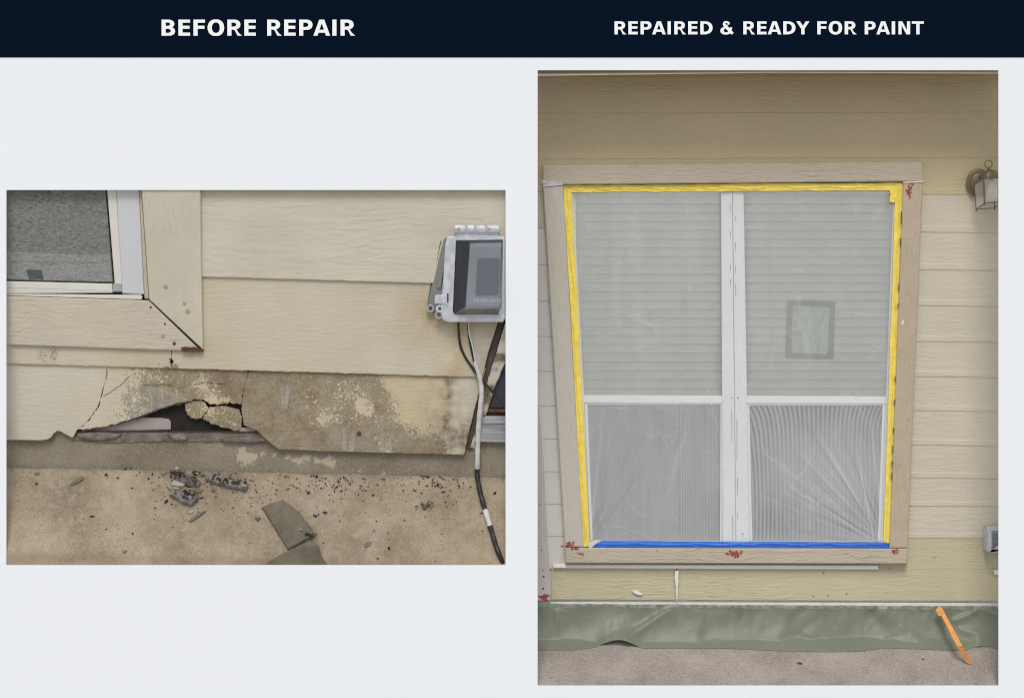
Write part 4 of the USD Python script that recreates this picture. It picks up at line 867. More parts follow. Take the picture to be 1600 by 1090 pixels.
# each board runs the whole width behind the window; a step near its butt edge catches the light
Ll = [92, 127, 187.5, 249, 299.6, 356.4, 414, 470.5, 526, 580, 634, 685.5, 736.6, 787.5, 837.5, 888]
Rr = [92, 121, 186, 246, 305, 364, 423, 479, 535, 590, 643, 697, 748, 791, 841, 890]
def lap_board(x0, x1, yt, yb, dw, step=True, nx=2):
    """profile board: yt, yb = (left, right) heights of its top and butt edge at x = 840 and 1560"""
    L = lambda ab, x: ab[0] + (ab[1] - ab[0]) * (x - 840) / 720
    prof = [(0.0, 0.0), (.83, -0.2), (.848, -.9), (.985, -1.0), (1.0, -.4), (1.0, 1.0)] if step else [(0.0, 0.0), (.975, -.9), (1.0, -0.35), (1.0, 1.0)]
    X = np.array([[x0, x1]] * len(prof)); Y = np.array([[L(yt, x) + (L(yb, x) - L(yt, x)) * u for x in (x0, x1)] for u, _ in prof]); D = np.array([[dw + d] * 2 for _, d in prof])
    V = at(X, Y, D).reshape(-1, 3); f = []
    for k in range(len(prof) - 1):
        a = 2 * k; f += [(a, a + 2, a + 3), (a, a + 3, a + 1)]
    m = trimesh.Trimesh(V, f, process=False)
    B = V.copy(); B[:, 1] = (dw + 2.5) * S
    n = len(V); side = []
    e = list(range(0, n, 2)); e2 = list(range(1, n, 2))
    m2 = trimesh.Trimesh(np.vstack([V, B]), f + [(p + n, r + n, q + n) for p, q, r in f] + sum([[(i, i + n, j + n), (i, j + n, j)] for i, j in zip(e[:-1], e[1:])], []) + sum([[(i, j, j + n), (i, j + n, i + n)] for i, j in zip(e2[:-1], e2[1:])], []), process=False)
    return m2
for k in range(len(Ll) - 1):
    yt, yb = (Ll[k] - 2, Rr[k] - 2), (Ll[k + 1], Rr[k + 1])
    mat = 'frieze_brown_shaded' if k < 4 else 'siding_taupe'
    if k < 4: part(hw2, 'siding_board', lap_board(826, 1584, yt, yb, DW, True), mat)
    elif k < 14:
        part(hw2, 'siding_board', lap_board(826, 900, yt, yb, DW, False), 'siding_grey' if k > 4 else mat)
        part(hw2, 'siding_board', lap_board(1400, 1584, yt, yb, DW, True), 'siding_bare_yellow' if k == 13 + 0 and False else mat)
    else:
        part(hw2, 'siding_board', lap_board(826, 900, yt, yb, DW, False), 'siding_grey')
        part(hw2, 'siding_board', lap_board(1374, 1584, yt, yb, DW, False), 'siding_bare_yellow', label='unpainted yellow board')
yt, yb = (887, 889), (936.5, 939)
part(hw2, 'siding_board', lap_board(861.5, 1056.5, yt, yb, DW - 1, False), 'siding_bare_yellow', label='unpainted yellow bottom board left of the caulked joint')
part(hw2, 'siding_board', lap_board(1058.5, 1584, yt, yb, DW - 1, False), 'siding_bare_yellow', label='unpainted yellow bottom board right of the caulked joint')
part(hw2, 'joint_caulk', dense([(1054.6, 891), (1060.4, 890.6), (1060, 905), (1059, 922), (1058.6, 937.6), (1057, 937.6), (1056, 915), (1054, 902)], DW - 6.2, 2, 2.5, .5, .6, 3)[0], 'caulk_white')
part(hw2, 'filler_spot', dense([(988, 921.6), (995, 922), (1004, 926), (1003, 929), (996, 928.6), (989, 925)], DW - 5.6, 1.6, 2, .4, .5, 4)[0], 'caulk_white')
part(hw2, 'filler_spot', dense([(1552, 890), (1561, 889), (1563, 897), (1554, 898)], DW - 6, 1.6, 2, .4, .5, 9)[0], 'caulk_white')
part(hw2, 'sheathing', prism(quad(826, 880, 1584, 960), DW + 3, 3), 'drip_cap')
cb2 = part(hw2, 'corner_board', prism([(826, 560), (840, 612), (849, 715), (861, 937), (826, 939)], DW - 9, 11, 1.2), 'corner_board_grey', label='grey painted corner board')
nails(cb2, [(849.4, 900, 1.6, DW - 8.8), (848.6, 919, 1.6, DW - 8.8), (846, 859, 1.0, DW - 8.8), (843.6, 788, 1.0, DW - 8.8), (848, 890, 1.0, DW - 8.8)], 'rust', .5)
nails(hw2, [(1271, 931, .9, DW - 3), (1294, 930, .9, DW - 3), (1323, 927, 1.0, DW - 3), (1287, 895, .9, DW - 1.6), (1078, 888, .8, DW - 2), (1460, 870, .8, DW - 2.2), (1390, 887, .8, DW - 2)], 'rust', .4)
def splat(parent, x, y, w, h, n, d, seed, mat='putty_red', name='putty_patch'):
    r = np.random.default_rng(seed); ps = []
    for _ in range(2 * n):
        ps.append(affinity.rotate(affinity.scale(Point(x + r.normal(0, w * .22), y + r.normal(0, h * .22)).buffer(1, 4), r.uniform(.03, .14) * w, r.uniform(.04, .16) * h), r.uniform(-40, 40)))
    part(parent, name, prism(unary_union(ps), d, .5), mat)
splat(cb2, 849, 932.5, 22, 10, 16, DW - 9.4, 2)
# strip of primed foundation under the boards
single('foundation', prism([(826, 939.4), (1584, 941.4), (1584, 992), (826, 992)], DW + .5, 6, 1), 'drip_cap', 'pale grey strip of foundation between yellow boards and green paper', None, (1200, 960, DW), kind='structure')
SLx = np.linspace(824, 1590, 120); SLv = np.linspace(0, 1, 26)
X2, V2 = np.meshgrid(SLx, SLv); Y2 = 972 + (1079 - 972) * V2
DS2 = lambda x, y: np.maximum(DW + 2 - (np.asarray(y, float) - 978) * ((DW - 1.5) / 94), 2.6)
mS2 = sheet(X2, Y2, DS2(X2, Y2) + .9 * (meshkit.fbm(np.stack([X2 / 50, Y2 / 20, X2 * 0], -1), 4, 77) - .5), 3)
single('concrete_slab', mS2, 'slab_pink', 'pinkish grey concrete slab below the green masking paper', None, (1200, 1070, 4), kind='structure', smooth=True)
for k, (x, y, w) in enumerate([(1250, 1036, 11), (1442, 1029, 6), (862, 1058, 5)]):
    pl = np.array(Point(x, y).buffer(1, 6).exterior.coords)[:-1]; pl = (pl - [x, y]) * [w / 2.6, w / 6] + [x, y]
    lab = ['largest brown crust on the right slab, centre', 'small brown crust near the orange strip', 'brown crust at the left corner of the right slab'][k]
    single('dirt_crust', dense(pl, lambda a, b: DS2(a, b) - 1.0, 1, 1.5, .4, 1.6, 300 + k)[0], 'leaf_brown', lab, 'dirt', (x, y, float(DS2(x, y))))

# --- the big window
w2 = thing('window', 'wide white double window masked with film, taupe casing around it', 'window', (1150, 880, DW))
ca = part(w2, 'casing_board', prism([(848.4, 259), (1441.4, 253), (1442, 283.4), (880, 288.6), (848.4, 290.6)], DW - 16, 20, 1.6), 'casing_taupe')
cb = part(w2, 'casing_board', prism([(848.6, 291.2), (880, 289.2), (911.6, 854.4), (882.4, 854.4)], DW - 15, 19, 1.6), 'casing_grey')
cc = part(w2, 'casing_board', prism([(1410.8, 285.2), (1441.8, 284), (1418.4, 856), (1389.4, 856)], DW - 15, 19, 1.6), 'casing_taupe_upright')
cd = part(w2, 'casing_board', prism([(882.4, 855), (1418.4, 856.6), (1417, 880.6), (883.6, 879.4)], DW - 16, 20, 1.6), 'casing_taupe')
part(w2, 'corner_caulk', prism([(848.4, 288.8), (879, 286), (879.6, 289), (862, 291), (848.6, 292)], DW - 16.3, 1.5), 'overspray')
splat(cb, 868, 299, 8, 26, 9, DW - 15.3, 41, 'overspray', 'filler_smear'); splat(ca, 862, 286, 34, 9, 14, DW - 16.4, 42, 'overspray', 'filler_smear')
part(w2, 'corner_caulk', prism([(1411, 284.4), (1442, 282.6), (1442.2, 284.6), (1411, 286)], DW - 16.3, 2), 'caulk_white')
part(w2, 'drip_cap', prism([(864, 881), (1373, 882.4), (1373, 889), (864, 887)], DW - 7, 7, 1), 'drip_cap')
splat(cc, 1421, 299, 11, 19, 12, DW - 15.5, 3); splat(cd, 1148, 865, 21, 12, 16, DW - 16.5, 4); splat(cd, 1398.6, 861.5, 12, 9, 14, DW - 16.5, 5)
splat(cb, 889, 851, 20, 11, 12, DW - 15.5, 6); splat(cd, 900, 856.6, 18, 6, 9, DW - 16.5, 7); splat(cd, 907, 864.6, 13, 6, 8, DW - 16.5, 8)
splat(cc, 1410.6, 503.6, 7, 12, 8, DW - 15.5, 9, 'caulk_white', 'filler_spot')
nails(cd, [(1027, 860, 1.0, DW - 15.9)], 'rust', .5)
# dark open slits beside the yellow tape
for (y0, y1) in ((330, 350), (372, 384), (444, 454), (474, 480), (588, 596), (624, 632), (668, 676), (696, 706), (720, 727), (738, 748)):
    x = np.interp((y0 + y1) / 2, [290, 855], [1410.6, 1389.4])
    part(cc, 'open_joint', prism([(x - .9, y0), (x + .7, y0), (x + .4, y1), (x - 1.1, y1)], DW - 15.3, 1), 'crack_dark')
fr = lambda n, pl, d, t=6, b=.7, m='frame_white': part(w2, n, prism(pl, d, t, b), m)
fr('frame_stile', [(886, 292), (895.4, 300), (912.4, 618), (921.4, 852), (911, 852)], DW - 4)
fr('frame_stile', [(1396, 300), (1404, 292), (1386, 852), (1376, 848), (1384.6, 618)], DW - 4)
fr('frame_head', [(884, 290), (1406, 288), (1404, 299.4), (890, 301.4)], DW - 3.4)
fr('frame_sill', [(914, 846), (1386, 847), (1386, 856), (914, 855)], DW - 3.6)
mu = fr('mullion', [(1126.4, 296), (1144.2, 296), (1149.6, 848), (1129.4, 848)], DW - 6, 10, .8, 'mullion_white')
mu2 = fr('mullion', [(1144.8, 296), (1162, 296), (1171, 848), (1150.2, 848)], DW - 6, 10, .8, 'mullion_white')
for par, x, ys in ((mu, 1140.5, [(318, 334), (360, 372), (412, 424), (436, 448), (640, 690), (805, 846)]), (mu2, 1148.4, [(336, 346), (378, 392), (414, 428), (444, 462), (655, 720), (745, 775), (800, 812)])):
    for y0, y1 in ys:
        xx = x + (y0 - 318) * .0088
        part(par, 'paint_crack', prism([(xx - .5, y0), (xx + .5, y0 + 1), (xx + .8, (y0 + y1) / 2), (xx + .4, y1), (xx - .2, y1), (xx - .1, (y0 + y1) / 2)], DW - 6.15, .6), 'crack_dark')
for par, x in ((mu, 1144 - 1), (mu2, 1153)): nails(par, [(x, 621.6, 1.3, DW - 5.9)], 'rust', .4)
nails(mu2, [(1160.6, 834, 1.2, DW - 5.9)], 'rust', .4)
fr('meeting_rail', [(912, 617), (1130.6, 617.6), (1130.8, 630), (912.6, 629)], DW - 3.2)
fr('meeting_rail', [(1165.6, 618), (1384.4, 619), (1384, 630.6), (1166, 630)], DW - 3.2)
def sash(x0a, x0b, x1a, x1b, y0, y1, w):
    """lower sash: thin frame of four members"""
    fr('sash_stile', [(x0a, y0), (x0a + w, y0), (x0b + w, y1), (x0b, y1)], DW - 1.6)
    fr('sash_stile', [(x1a - w, y0), (x1a, y0), (x1b, y1), (x1b - w, y1)], DW - 1.6)
    fr('sash_rail', [(x0a + w, y0), (x1a - w, y0), (x1a - w, y0 + 2.6), (x0a + w, y0 + 2.6)], DW - 1.4)
    fr('sash_rail', [(x0b + w, y1 - 13), (x1b - w, y1 - 13), (x1b - w, y1), (x0b + w, y1)], DW + 1.2)
sash(913.4, 922, 1130, 1129.4, 629.4, 845.6, 4.4); sash(1166.4, 1171, 1383.6, 1376, 630.6, 845.6, 4.6)
part(w2, 'glass', prism([(893, 298), (1128, 297), (1132, 620), (911, 620)], DW + 3, .8), 'window_glass')
part(w2, 'glass', prism([(1160, 297), (1398, 298), (1386, 620), (1163, 620)], DW + 3, .8), 'window_glass')
part(w2, 'glass', prism([(915, 628), (1132, 628), (1130, 848), (922, 848)], DW + 4.5, .8), 'window_glass')
part(w2, 'glass', prism([(1164, 628), (1386, 628), (1378, 848), (1168, 848)], DW + 4.5, .8), 'window_glass')
def screen(x0, x1, y0, y1, moire):
    X, Y = np.meshgrid(np.linspace(x0, x1, 150), np.linspace(y0, y1, 150)); m = sheet(X, Y, X * 0 + DW + .6, .25)
    u, v_ = (X - x0) / (x1 - x0), (Y - y0) / (y1 - y0)
    if moire:
        ph = X * 2 * math.pi / 6.6 + 9 * np.exp(-v_ * 9) * (1 - 1.9 * u) * 1.6 + 5 * np.exp(-u * 9) * np.cos(v_ * 4) + 3.5 * np.exp(-(1 - u) * 8) * np.sin(v_ * 9)
        am = .25 + .75 * np.clip(np.exp(-v_ * 3.2) + .8 * np.exp(-u * 5) + .45 * np.exp(-((v_ - .85) / .13) ** 2) - .45 * np.exp(-((u - .6) ** 2 + (v_ - .5) ** 2) * 12), 0, 1)
    else:
        w_ = np.clip(u - .68, 0, 1) * (x1 - x0); ph = w_ ** 1.35 * .52 + 1.5 * v_ * (u > .68) * np.clip((u - .68) * 6, 0, 1); am = .60 + .26 * np.clip((u - .72) / .25, 0, 1) * np.clip(v_ * 1.5, 0, 1)
    k = np.stack([ph, am, am * 0], -1).reshape(-1, 3)
    part(w2, 'screen', m, 'window_screen', marks=np.vstack([k, k]))
screen(917, 1127, 631, 844, False); screen(1170.6, 1379.6, 632, 844, True)
part(w2, 'room_wall', prism(quad(884, 286, 1410, 860), DW + 44, 2), 'sash_dark_interior')
for (x0, x1, lab) in ((888, 1143, 'closed white slat blind behind the left half of the masked window'), (1147, 1402, 'closed white slat blind behind the right half of the masked window')):
    b_ = thing('window_blind', lab, 'blind', (x0, 850, DW + 20))
    part(b_, 'head_rail', prism(quad(x0, 292, x1, 304), DW + 10, 14, 1), 'blind_white')
    for k in range(40):
        y = 303 + k * 13.7
        prof = [(0, 6.4), (3, 3.8), (8, 1.6), (12, .8), (15, .4)]
        X = np.array([[x0, x1]] * 5); Y = np.array([[y + a] * 2 for a, _ in prof]); D = np.array([[DW + 7.5 + c] * 2 for _, c in prof])
        part(b_, 'slat', sheet(X, Y, D, .5), 'blind_white', smooth=60)
    for x in (x0 + 60, x1 - 70): part(b_, 'ladder_cord', bar((x, 300, DW + 7.2), (x, 850, DW + 7.2), .4, 5), 'blind_white')
pf = thing('picture_frame', 'small dark framed picture behind the film on the right blind', 'picture', (1266, 560, DW + 10))
op, ip = [(1230, 469), (1305.2, 471.6), (1302.2, 561.4), (1227.6, 559)], [(1239, 477.4), (1296.4, 479.8), (1293.4, 553), (1236.4, 551)]
part(pf, 'frame', prism(Polygon(op).difference(Polygon(ip)), DW + 6.0, 1.4, .4), 'picture_frame_grey')
part(pf, 'print', prism(ip, DW + 6.6, .8), 'picture_print')
# --- plastic film over the whole window
n1, n2 = 400, 430
U, V_ = np.meshgrid(np.linspace(0, 1, n1), np.linspace(0, 1, n2))
XL, XR = 891 + (917 - 891) * V_, 1401 + (1383 - 1401) * V_
XF = XL + (XR - XL) * U; YF = 294 + (850 - 294) * V_
fold = np.zeros_like(XF); disp = np.zeros_like(XF); clear = np.zeros_like(XF)
def crease(cx, cy, ang, length, w0, w1, s, dsp=1.0, start=0.0):
    """a straight fold running from a corner at angle ang (degrees, 0 = right, 90 = up)"""
    global fold, disp
    a = math.radians(ang); ux, uy = math.cos(a), -math.sin(a)
    t = (XF - cx) * ux + (YF - cy) * uy; o = -(XF - cx) * uy + (YF - cy) * ux
    w = w0 + (w1 - w0) * np.clip(t / length, 0, 1)
    env = np.clip((t - start) / 12, 0, 1) * np.clip((length - t) / (length * .35), 0, 1)
    fold += s * np.exp(-(o / w) ** 2) * env; disp += dsp * np.exp(-(o / (w * 1.4)) ** 2) * env
rf = np.random.default_rng(33)
def fan(cx, cy, a0, a1, n, l0, l1, amp, seed):
    r = np.random.default_rng(seed)
    for a in np.sort(r.uniform(a0, a1, n)):
        sg = 1 if r.random() < .55 else -.8
        crease(cx + r.normal(0, 2.5), cy + r.normal(0, 2), a, r.uniform(l0, l1), .5, r.uniform(.8, 2.4), sg * amp * r.uniform(.35, 1.0), r.uniform(-.5, .6), r.uniform(0, 45))
fan(1383, 852, 86, 178, 40, 40, 250, .26, 3); fan(1383, 852, 118, 150, 9, 150, 300, .26, 4)
crease(1366, 846, 101, 150, .8, 1.4, .45, .4)
fan(919, 850, 50, 92, 20, 50, 240, .20, 5)
fan(1383, 690, 112, 140, 7, 140, 330, .10, 6); fan(1398, 300, -160, -98, 12, 30, 130, .28, 7); fan(893, 300, -80, -20, 7, 30, 110, .14, 8)
fan(1128, 700, 70, 110, 14, 60, 220, .12, 9)
for k in range(26):
    x0 = rf.uniform(960, 1125); w = rf.uniform(2, 5); y0 = rf.uniform(300, 520); h = rf.uniform(60, 160)
    e = np.exp(-((XF - x0 - (YF - y0) * .06) / w) ** 2) * np.exp(-((YF - y0) / h) ** 2); fold += .05 * e; disp += .3 * e
fold += .25 * np.exp(-np.abs(YF - 300) / 4) + .12 * np.exp(-np.abs(YF - 846) / 5) + .15 * np.exp(-(XR - XF) / 6)
fold += .12 * np.exp(-((XF - 1260) / 150) ** 2 - ((YF - 720) / 70) ** 2)
for k, (sx, sy, ro, am) in enumerate(((34, 120, .25, .16), (60, 60, -.7, .12), (22, 90, -.3, .10), (80, 40, .5, .10))):
    xr_, yr_ = XF * math.cos(ro) + YF * math.sin(ro), -XF * math.sin(ro) + YF * math.cos(ro)
    wv = 1 - np.abs(2 * meshkit.fbm(np.stack([xr_ / sx, yr_ / sy, XF * 0 + k], -1), 3, 120 + k) - 1)
    rid = np.clip((wv - .90) / .10, 0, 1) ** 2 * np.clip(meshkit.fbm(np.stack([XF / 90, YF / 90, XF * 0 + 7 + k], -1), 2, 130 + k) * 3 - 1.2, 0, 1)
    fold += am * rid; disp += 1.1 * rid
fold += .16 * (meshkit.fbm(np.stack([XF / 120, YF / 160, XF * 0], -1), 3, 140) - .5)
clear += .75 * np.exp(-((XF - 1146) / 24) ** 8)
disp += 1.3 * (meshkit.fbm(np.stack([XF / 70, YF / 160, XF * 0], -1), 3, 91) - .5)
edge = np.clip(np.minimum(np.minimum(U, 1 - U), np.minimum(V_, 1 - V_)) * 25, 0, 1)
mfilm = open_sheet(XF, YF, DW - 8.2 - np.clip(disp, -.6, 3) * edge * .8)
kf = np.stack([np.clip(fold, -.5, 1), np.clip(clear, 0, 1), fold * 0], -1).reshape(-1, 3)
single('plastic_film', mfilm, 'plastic_film', 'clear wrinkled plastic masking film stretched over the white double window', 'plastic film', (1150, 850, DW - 8), smooth=True, marks=kf)
# --- tapes: strips with wavy edges and a fold line
def tape_strip(a0, a1, b0, b1, d, n=46, wav=.8, seed=0, t=.5):
    """strip between the lines a0-a1 and b0-b1"""
    s_ = np.linspace(0, 1, n); cols = 7
    A = np.outer(1 - s_, a0) + np.outer(s_, a1); B = np.outer(1 - s_, b0) + np.outer(s_, b1)
    nz = lambda k: (meshkit.fbm(np.c_[s_ * 14, s_ * 0 + k + seed * 7, s_ * 0], 3, seed) - .5)[:, None] * wav
    dirn = (B - A) / np.linalg.norm(B - A, axis=1, keepdims=True)
    A = A + dirn * nz(1); B = B + dirn * nz(2)
    w = np.linspace(0, 1, cols)
    P_ = A[:, None] * (1 - w)[None, :, None] + B[:, None] * w[None, :, None]
    D = d - 1.5 * np.exp(-((w[None] - .42 - .5 * nz(3)) / .13) ** 2) - .35 * (meshkit.fbm(np.stack([P_[..., 0] / 18, P_[..., 1] / 18, P_[..., 0] * 0], -1), 3, seed) - .5)
    return sheet(P_[..., 0], P_[..., 1], D, t)
ty = thing('masking_tape', 'yellow masking tape along the top edge of the masked window', 'tape', (1145, 290, DW - 9), 'yellow tape around the film')
part(ty, 'strip', tape_strip((880, 289), (1128, 287.6), (893, 300.4), (1128, 298.6), DW - 9.6, seed=1, wav=2), 'tape_yellow')
part(ty, 'strip', tape_strip((1124, 287.4), (1411, 285.6), (1124, 299), (1398, 296.8), DW - 10.4, seed=2, wav=2), 'tape_yellow')
single('masking_tape', tape_strip((880.4, 289.6), (911.4, 854), (893, 299.6), (921.6, 853), DW - 10.2, 60, 1.4, 3), 'tape_yellow', 'yellow masking tape down the left edge of the masked window', 'tape', (900, 850, DW - 9), 'yellow tape around the film')
tr = thing('masking_tape', 'yellow masking tape with a folded corner down the right edge of the masked window', 'tape', (1395, 850, DW - 9), 'yellow tape around the film')
part(tr, 'strip', tape_strip((1399.6, 287), (1380.4, 846), (1410.8, 286), (1389.8, 848), DW - 11, 60, 1.4, 4), 'tape_yellow')
part(tr, 'folded_end', dense([(1390, 294), (1397, 293), (1401, 296), (1401, 313), (1396, 317), (1389.6, 315), (1391, 304)], lambda x, y: DW - 10.8 - .8 * meshkit.fbm(np.c_[x / 4, y / 4, y * 0], 2, 5), .6, 2, .3, .8, 6)[0], 'tape_yellow')
single('masking_tape', tape_strip((923, 844.6), (1388.6, 847.2), (925, 854.6), (1388.6, 855.8), DW - 10.6, 70, 1.0, 8), 'tape_blue', 'bright blue masking tape along the bottom of the masked window', 'tape', (1150, 855, DW - 9))
single('film_scrap', dense([(919, 847), (930, 842.6), (941, 844), (932, 849), (925, 855), (920, 855.6)], DW - 12.2, .5, 2, .3, .8, 3)[0], 'edge_film', 'crumpled bit of clear film at the left end of the blue tape', 'film', (925, 850, DW - 12))
# --- green masking paper draped from the wall to the slab
xs = np.linspace(824, 1590, 240); vs = np.linspace(0, 1, 40)
XG, VG = np.meshgrid(xs, vs)
hem = np.interp(xs, [824, 840, 900, 931, 945, 959, 968, 976, 988, 1004, 1060, 1144, 1200, 1300, 1350, 1365, 1381, 1430, 1489, 1510, 1520, 1528, 1549, 1561, 1590], [1015.5, 1015.5, 1015, 1010, 1004, 999.6, 999, 1000, 1005, 1012, 1012.4, 1012.4, 1015.5, 1018, 1016.6, 1013.5, 1011.5, 1013, 1015.5, 1015, 1011.5, 1008.6, 1009.6, 1014, 1016])
top = np.interp(xs, [824, 1060, 1330, 1460, 1590], [942.6, 944, 945.4, 946, 946]) + 1.6 * (meshkit.fbm(np.c_[xs / 9, xs * 0, xs * 0], 3, 14) - .5)
YG = top[None] + (hem - top)[None] * VG
hang = DW - 6 - 26 * VG ** 1.6
r1 = .7 * np.abs(meshkit.fbm(np.stack([XG / 75 + VG * 1.2, VG * .9, XG * 0], -1), 2, 21) - .5) - .2
r2 = 1.1 * np.abs(meshkit.fbm(np.stack([XG / 15, VG * 1.6 + XG * .012, XG * 0], -1), 2, 22) - .5) - .1
fl = np.zeros_like(XG)
for (x0, y0, x1, y1, w, s_) in ((972, 998, 1048, 948, 5, 4.5), (1100, 952, 1090, 1010, 10, 1.8), (1380, 948, 1452, 1012, 8, 3), (1490, 968, 1530, 950, 4, 3), (1500, 980, 1560, 995, 6, 2.5), (1240, 950, 1215, 1012, 9, 1.6), (1300, 946, 1270, 1000, 12, 1.6), (1085, 1012, 1120, 998, 2, 2), (1360, 950, 1400, 1000, 9, -2.0), (880, 950, 868, 1010, 14, 1.6), (1535, 950, 1565, 962, 4, 2.5)):
    L = math.hypot(x1 - x0, y1 - y0); ux, uy = (x1 - x0) / L, (y1 - y0) / L
    t = (XG - x0) * ux + (YG - y0) * uy; o = -(XG - x0) * uy + (YG - y0) * ux
    fl += s_ * (1 / (1 + np.exp(-o / w * 3)) * np.exp(-np.clip(o, 0, None) / (w * 3.2)) + .25 * np.exp(-(o / w) ** 2)) * np.clip(t / 10 + .5, 0, 1) * np.clip((L - t) / 10 + .5, 0, 1)
DG = hang - 9 * r1 * (.25 + VG) - 11.0 * r2 * np.exp(-VG * 3.0) - fl * 1.5
lift = np.interp(xs, [900, 931, 968, 1004, 1020, 1365, 1381, 1400, 1505, 1528, 1560], [0, 3, 9, 2, 0, 0, 3, 0, 0, 6, 0])
DG = np.minimum(DG - lift[None] * VG ** 2, DS2(XG, YG) - 1.2)
single('masking_paper', sheet(XG, YG, DG, .5), 'masking_paper', 'creased green masking paper draped along the base of the right wall', 'masking paper', (1200, 1012, DW - 30), smooth=True)
VE = np.linspace(0, 1, 8)[:, None] + 0 * XG[:8]
XE = XG[:8]; hh = 4.5 + 5 * (meshkit.fbm(np.c_[xs / 22, xs * 0, xs * 0], 3, 31) - .4)
YE = top[None] - 3 + (hh[None] + 3) * VE
DE = np.array([np.interp(YE[:, i], YG[:, i], DG[:, i]) for i in range(XE.shape[1])]).T - 1.4 - 1.6 * meshkit.fbm(np.stack([XE / 12, VE * 2, XE * 0], -1), 3, 32)
@material('clear_film')
def _(g):
    n = g.noise(g.pos(), 10.0, 4).fac
    p = g('principled_bsdf', base_color=tuple(cR(176, 186, 172)), roughness=.3, normal=g('bump', height=n, strength=.5, distance=S * 2).normal)
    return g('mix_closure', fac=g.ramp(n, (.4, .0), (.7, .16)).color, closure1=g('transparent_bsdf', color=(1, 1, 1)).BSDF, closure2=p.BSDF).closure
single('tape_edge', sheet(XE, YE, DE, .3), 'clear_film', 'crinkled translucent tape edge holding the green paper to the wall', 'tape', (1200, 950, DW - 8), smooth=True)
st_ = [(1461.6, 951.6), (1468.2, 946), (1473, 951), (1488, 979), (1504, 1008), (1519, 1036.4), (1513.6, 1037.4), (1508.4, 1033), (1502.6, 1021), (1492, 1003), (1478, 975), (1471, 961), (1466, 961.6)]
sd = lambda x, y: np.interp(y, [946, 961, 1008, 1037], [DW - 22, DW - 27, 38, float(DS2(1512, 1036)) - 2])
single('orange_strip', dense(st_, lambda x, y: sd(x, y) - .6 * meshkit.fbm(np.c_[x / 9, y / 9, y * 0], 2, 3), 1.2, 3, .4, .5, 12)[0], 'strip_orange', 'torn strip of orange paper leaning on the green paper at lower right', 'strip', (1512, 1036, 42))
# --- wall lantern
ln = thing('wall_lantern', 'bronze wall lantern with clear glass right of the window', 'lantern', (1531, 285, DW - 2))
def round_plate(x, y, d, prof, n=36, squash=1.12):
    a = np.linspace(0, 2 * math.pi, n, endpoint=False); V = np.vstack([at(x + r * np.cos(a), y + r * squash * np.sin(a), d - h) for r, h in prof]); i = np.arange(n); j = (i + 1) % n; f = []
    for k in range(len(prof) - 1): f += [np.stack([k * n + i, k * n + j, k * n + n + j], 1), np.stack([k * n + i, k * n + n + j, k * n + n + i], 1)]
    m = trimesh.Trimesh(V, np.vstack(f), process=False)
    if m.face_normals[-1] @ np.array([0, -1, 0]) < 0: m.invert()
    return m
part(ln, 'back_plate', round_plate(1529.5, 286, DW - 4, [(20, 0), (20, 2.5), (18.4, 4), (15.5, 4.4), (14, 7), (10, 9), (.1, 10)]), 'bronze', smooth=35)
part(ln, 'arm', tube([(1530, 280, DW - 8), (1534, 277, DW - 16), (1541, 274, DW - 24), (1548, 275, DW - 30)], 3.4, 24), 'bronze', smooth=True)
def vlathe(x, d, prof, n=28, mat='bronze'):
    a = np.linspace(0, 2 * math.pi, n, endpoint=False)
    V = np.vstack([at(x + r * np.cos(a), y + 0 * a, d + r * np.sin(a)) for y, r in prof]); i = np.arange(n); j = (i + 1) % n; f = []
    for k in range(len(prof) - 1): f += [np.stack([k * n + i, k * n + n + j, k * n + j], 1), np.stack([k * n + i, k * n + n + i, k * n + n + j], 1)]
    m = trimesh.Trimesh(V, np.vstack(f), process=False); trimesh.repair.fix_normals(m); return m
LD = DW - 30
part(ln, 'roof', vlathe(1548, LD, [(264.5, .2), (265, 3), (266.5, 8), (269, 11.5), (273, 14), (277, 15), (279, 14.6), (279.4, 2)]), 'bronze', smooth=40)
part(ln, 'finial', vlathe(1544.6, LD, [(262, .2), (262.4, 2.2), (264, 2.6), (266, 2.0)]), 'bronze', smooth=40)
a = np.linspace(0, 2 * math.pi, 41); part(ln, 'ring', sweep(at(1544.6 + 5.7 * np.cos(a), 256.6 + 5.9 * np.sin(a), LD + 0 * a), 0.85 * S, 8), 'bronze', smooth=True)
FLt, FLb, BLt, BLb, FRt, FRb, BRt, BRb = (1536.8, 278.5, LD - 13), (1538.7, 317, LD - 15), (1522.8, 288, LD + 10), (1525.3, 327, LD + 11), (1566, 277, LD - 13), (1568, 315, LD - 15), (1553, 281, LD + 11), (1554, 325, LD + 12)
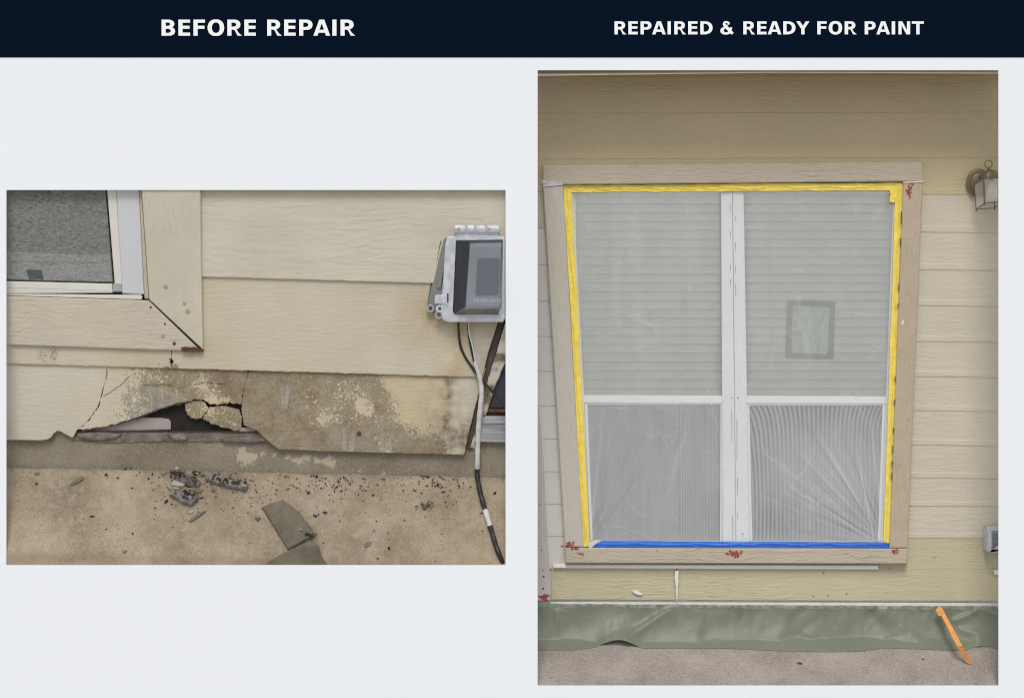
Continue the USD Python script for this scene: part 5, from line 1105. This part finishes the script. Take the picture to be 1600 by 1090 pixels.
for p_, q_, r in ((FLt, FLb, 1.35), (BLt, BLb, .9), (FRt, FRb, 1.35), (BRt, BRb, .9), (FLb, FRb, .9), (FLb, BLb, .9), (BLb, BRb, .7), (BRb, FRb, .8), (FLt, BLt, 1.1), (FLt, FRt, 1.1)):
    part(ln, 'cage_bar', bar(p_, q_, r, 6), 'bronze')
for p_ in (FLb, BLb, FRb, BRb): part(ln, 'foot', bar(p_, (p_[0] + .4, p_[1] + 3.4, p_[2]), 1.1, 6), 'bronze')
for A in ((FLt, FRt, FRb, FLb), (BLt, FLt, FLb, BLb)):
    part(ln, 'pane', trimesh.Trimesh(np.vstack([at(*p_)[None] for p_ in A]), [[0, 3, 2], [0, 2, 1]], process=False), 'lantern_glass')
part(ln, 'bulb', vlathe(1550, LD, [(281, 3.4), (286, 4), (290, 6.5), (298, 8.2), (306, 8.2), (311, 6), (313.6, .2)]), 'bulb_white', smooth=True)
part(ln, 'socket', vlathe(1550, LD, [(276, 4), (284, 4.2), (285, 3)]), 'grey_fitting', smooth=40)
# --- outlet box at the right edge
ob2 = thing('outlet_box', 'paint spattered grey outlet box at the right edge by the yellow board', 'outlet box', (1552, 862, DW - 4))
part(ob2, 'base', hull([(1537.5, 821, DW - 4), (1590, 820, DW - 4), (1536.4, 857, DW - 4), (1590, 857, DW - 4), (1543, 822, DW - 22), (1590, 822, DW - 22), (1542, 861, DW - 22), (1590, 861, DW - 22)]), 'overbox_grey')
lid2 = Polygon([(1542, 823), (1590, 822), (1590, 858), (1556, 863), (1545, 863), (1541.4, 858)])
part(ob2, 'cover_frame', prism(lid2.difference(Polygon(quad(1549.6, 829, 1586, 857))), DW - 26, 5, 1), 'overbox_grey')
part(ob2, 'cover', prism(quad(1549, 828.4, 1587, 857.6), DW - 24, .6), 'cover_plastic')
part(ob2, 'hinge_lug', prism(Polygon(quad(1545, 818.6, 1590, 824)).buffer(-1).buffer(1), DW - 24, 6, .8), 'grey_fitting')
part(ob2, 'dark_inner_block', prism(quad(1551, 832, 1586, 855), DW - 22.6, 2, .5), 'device_dark')
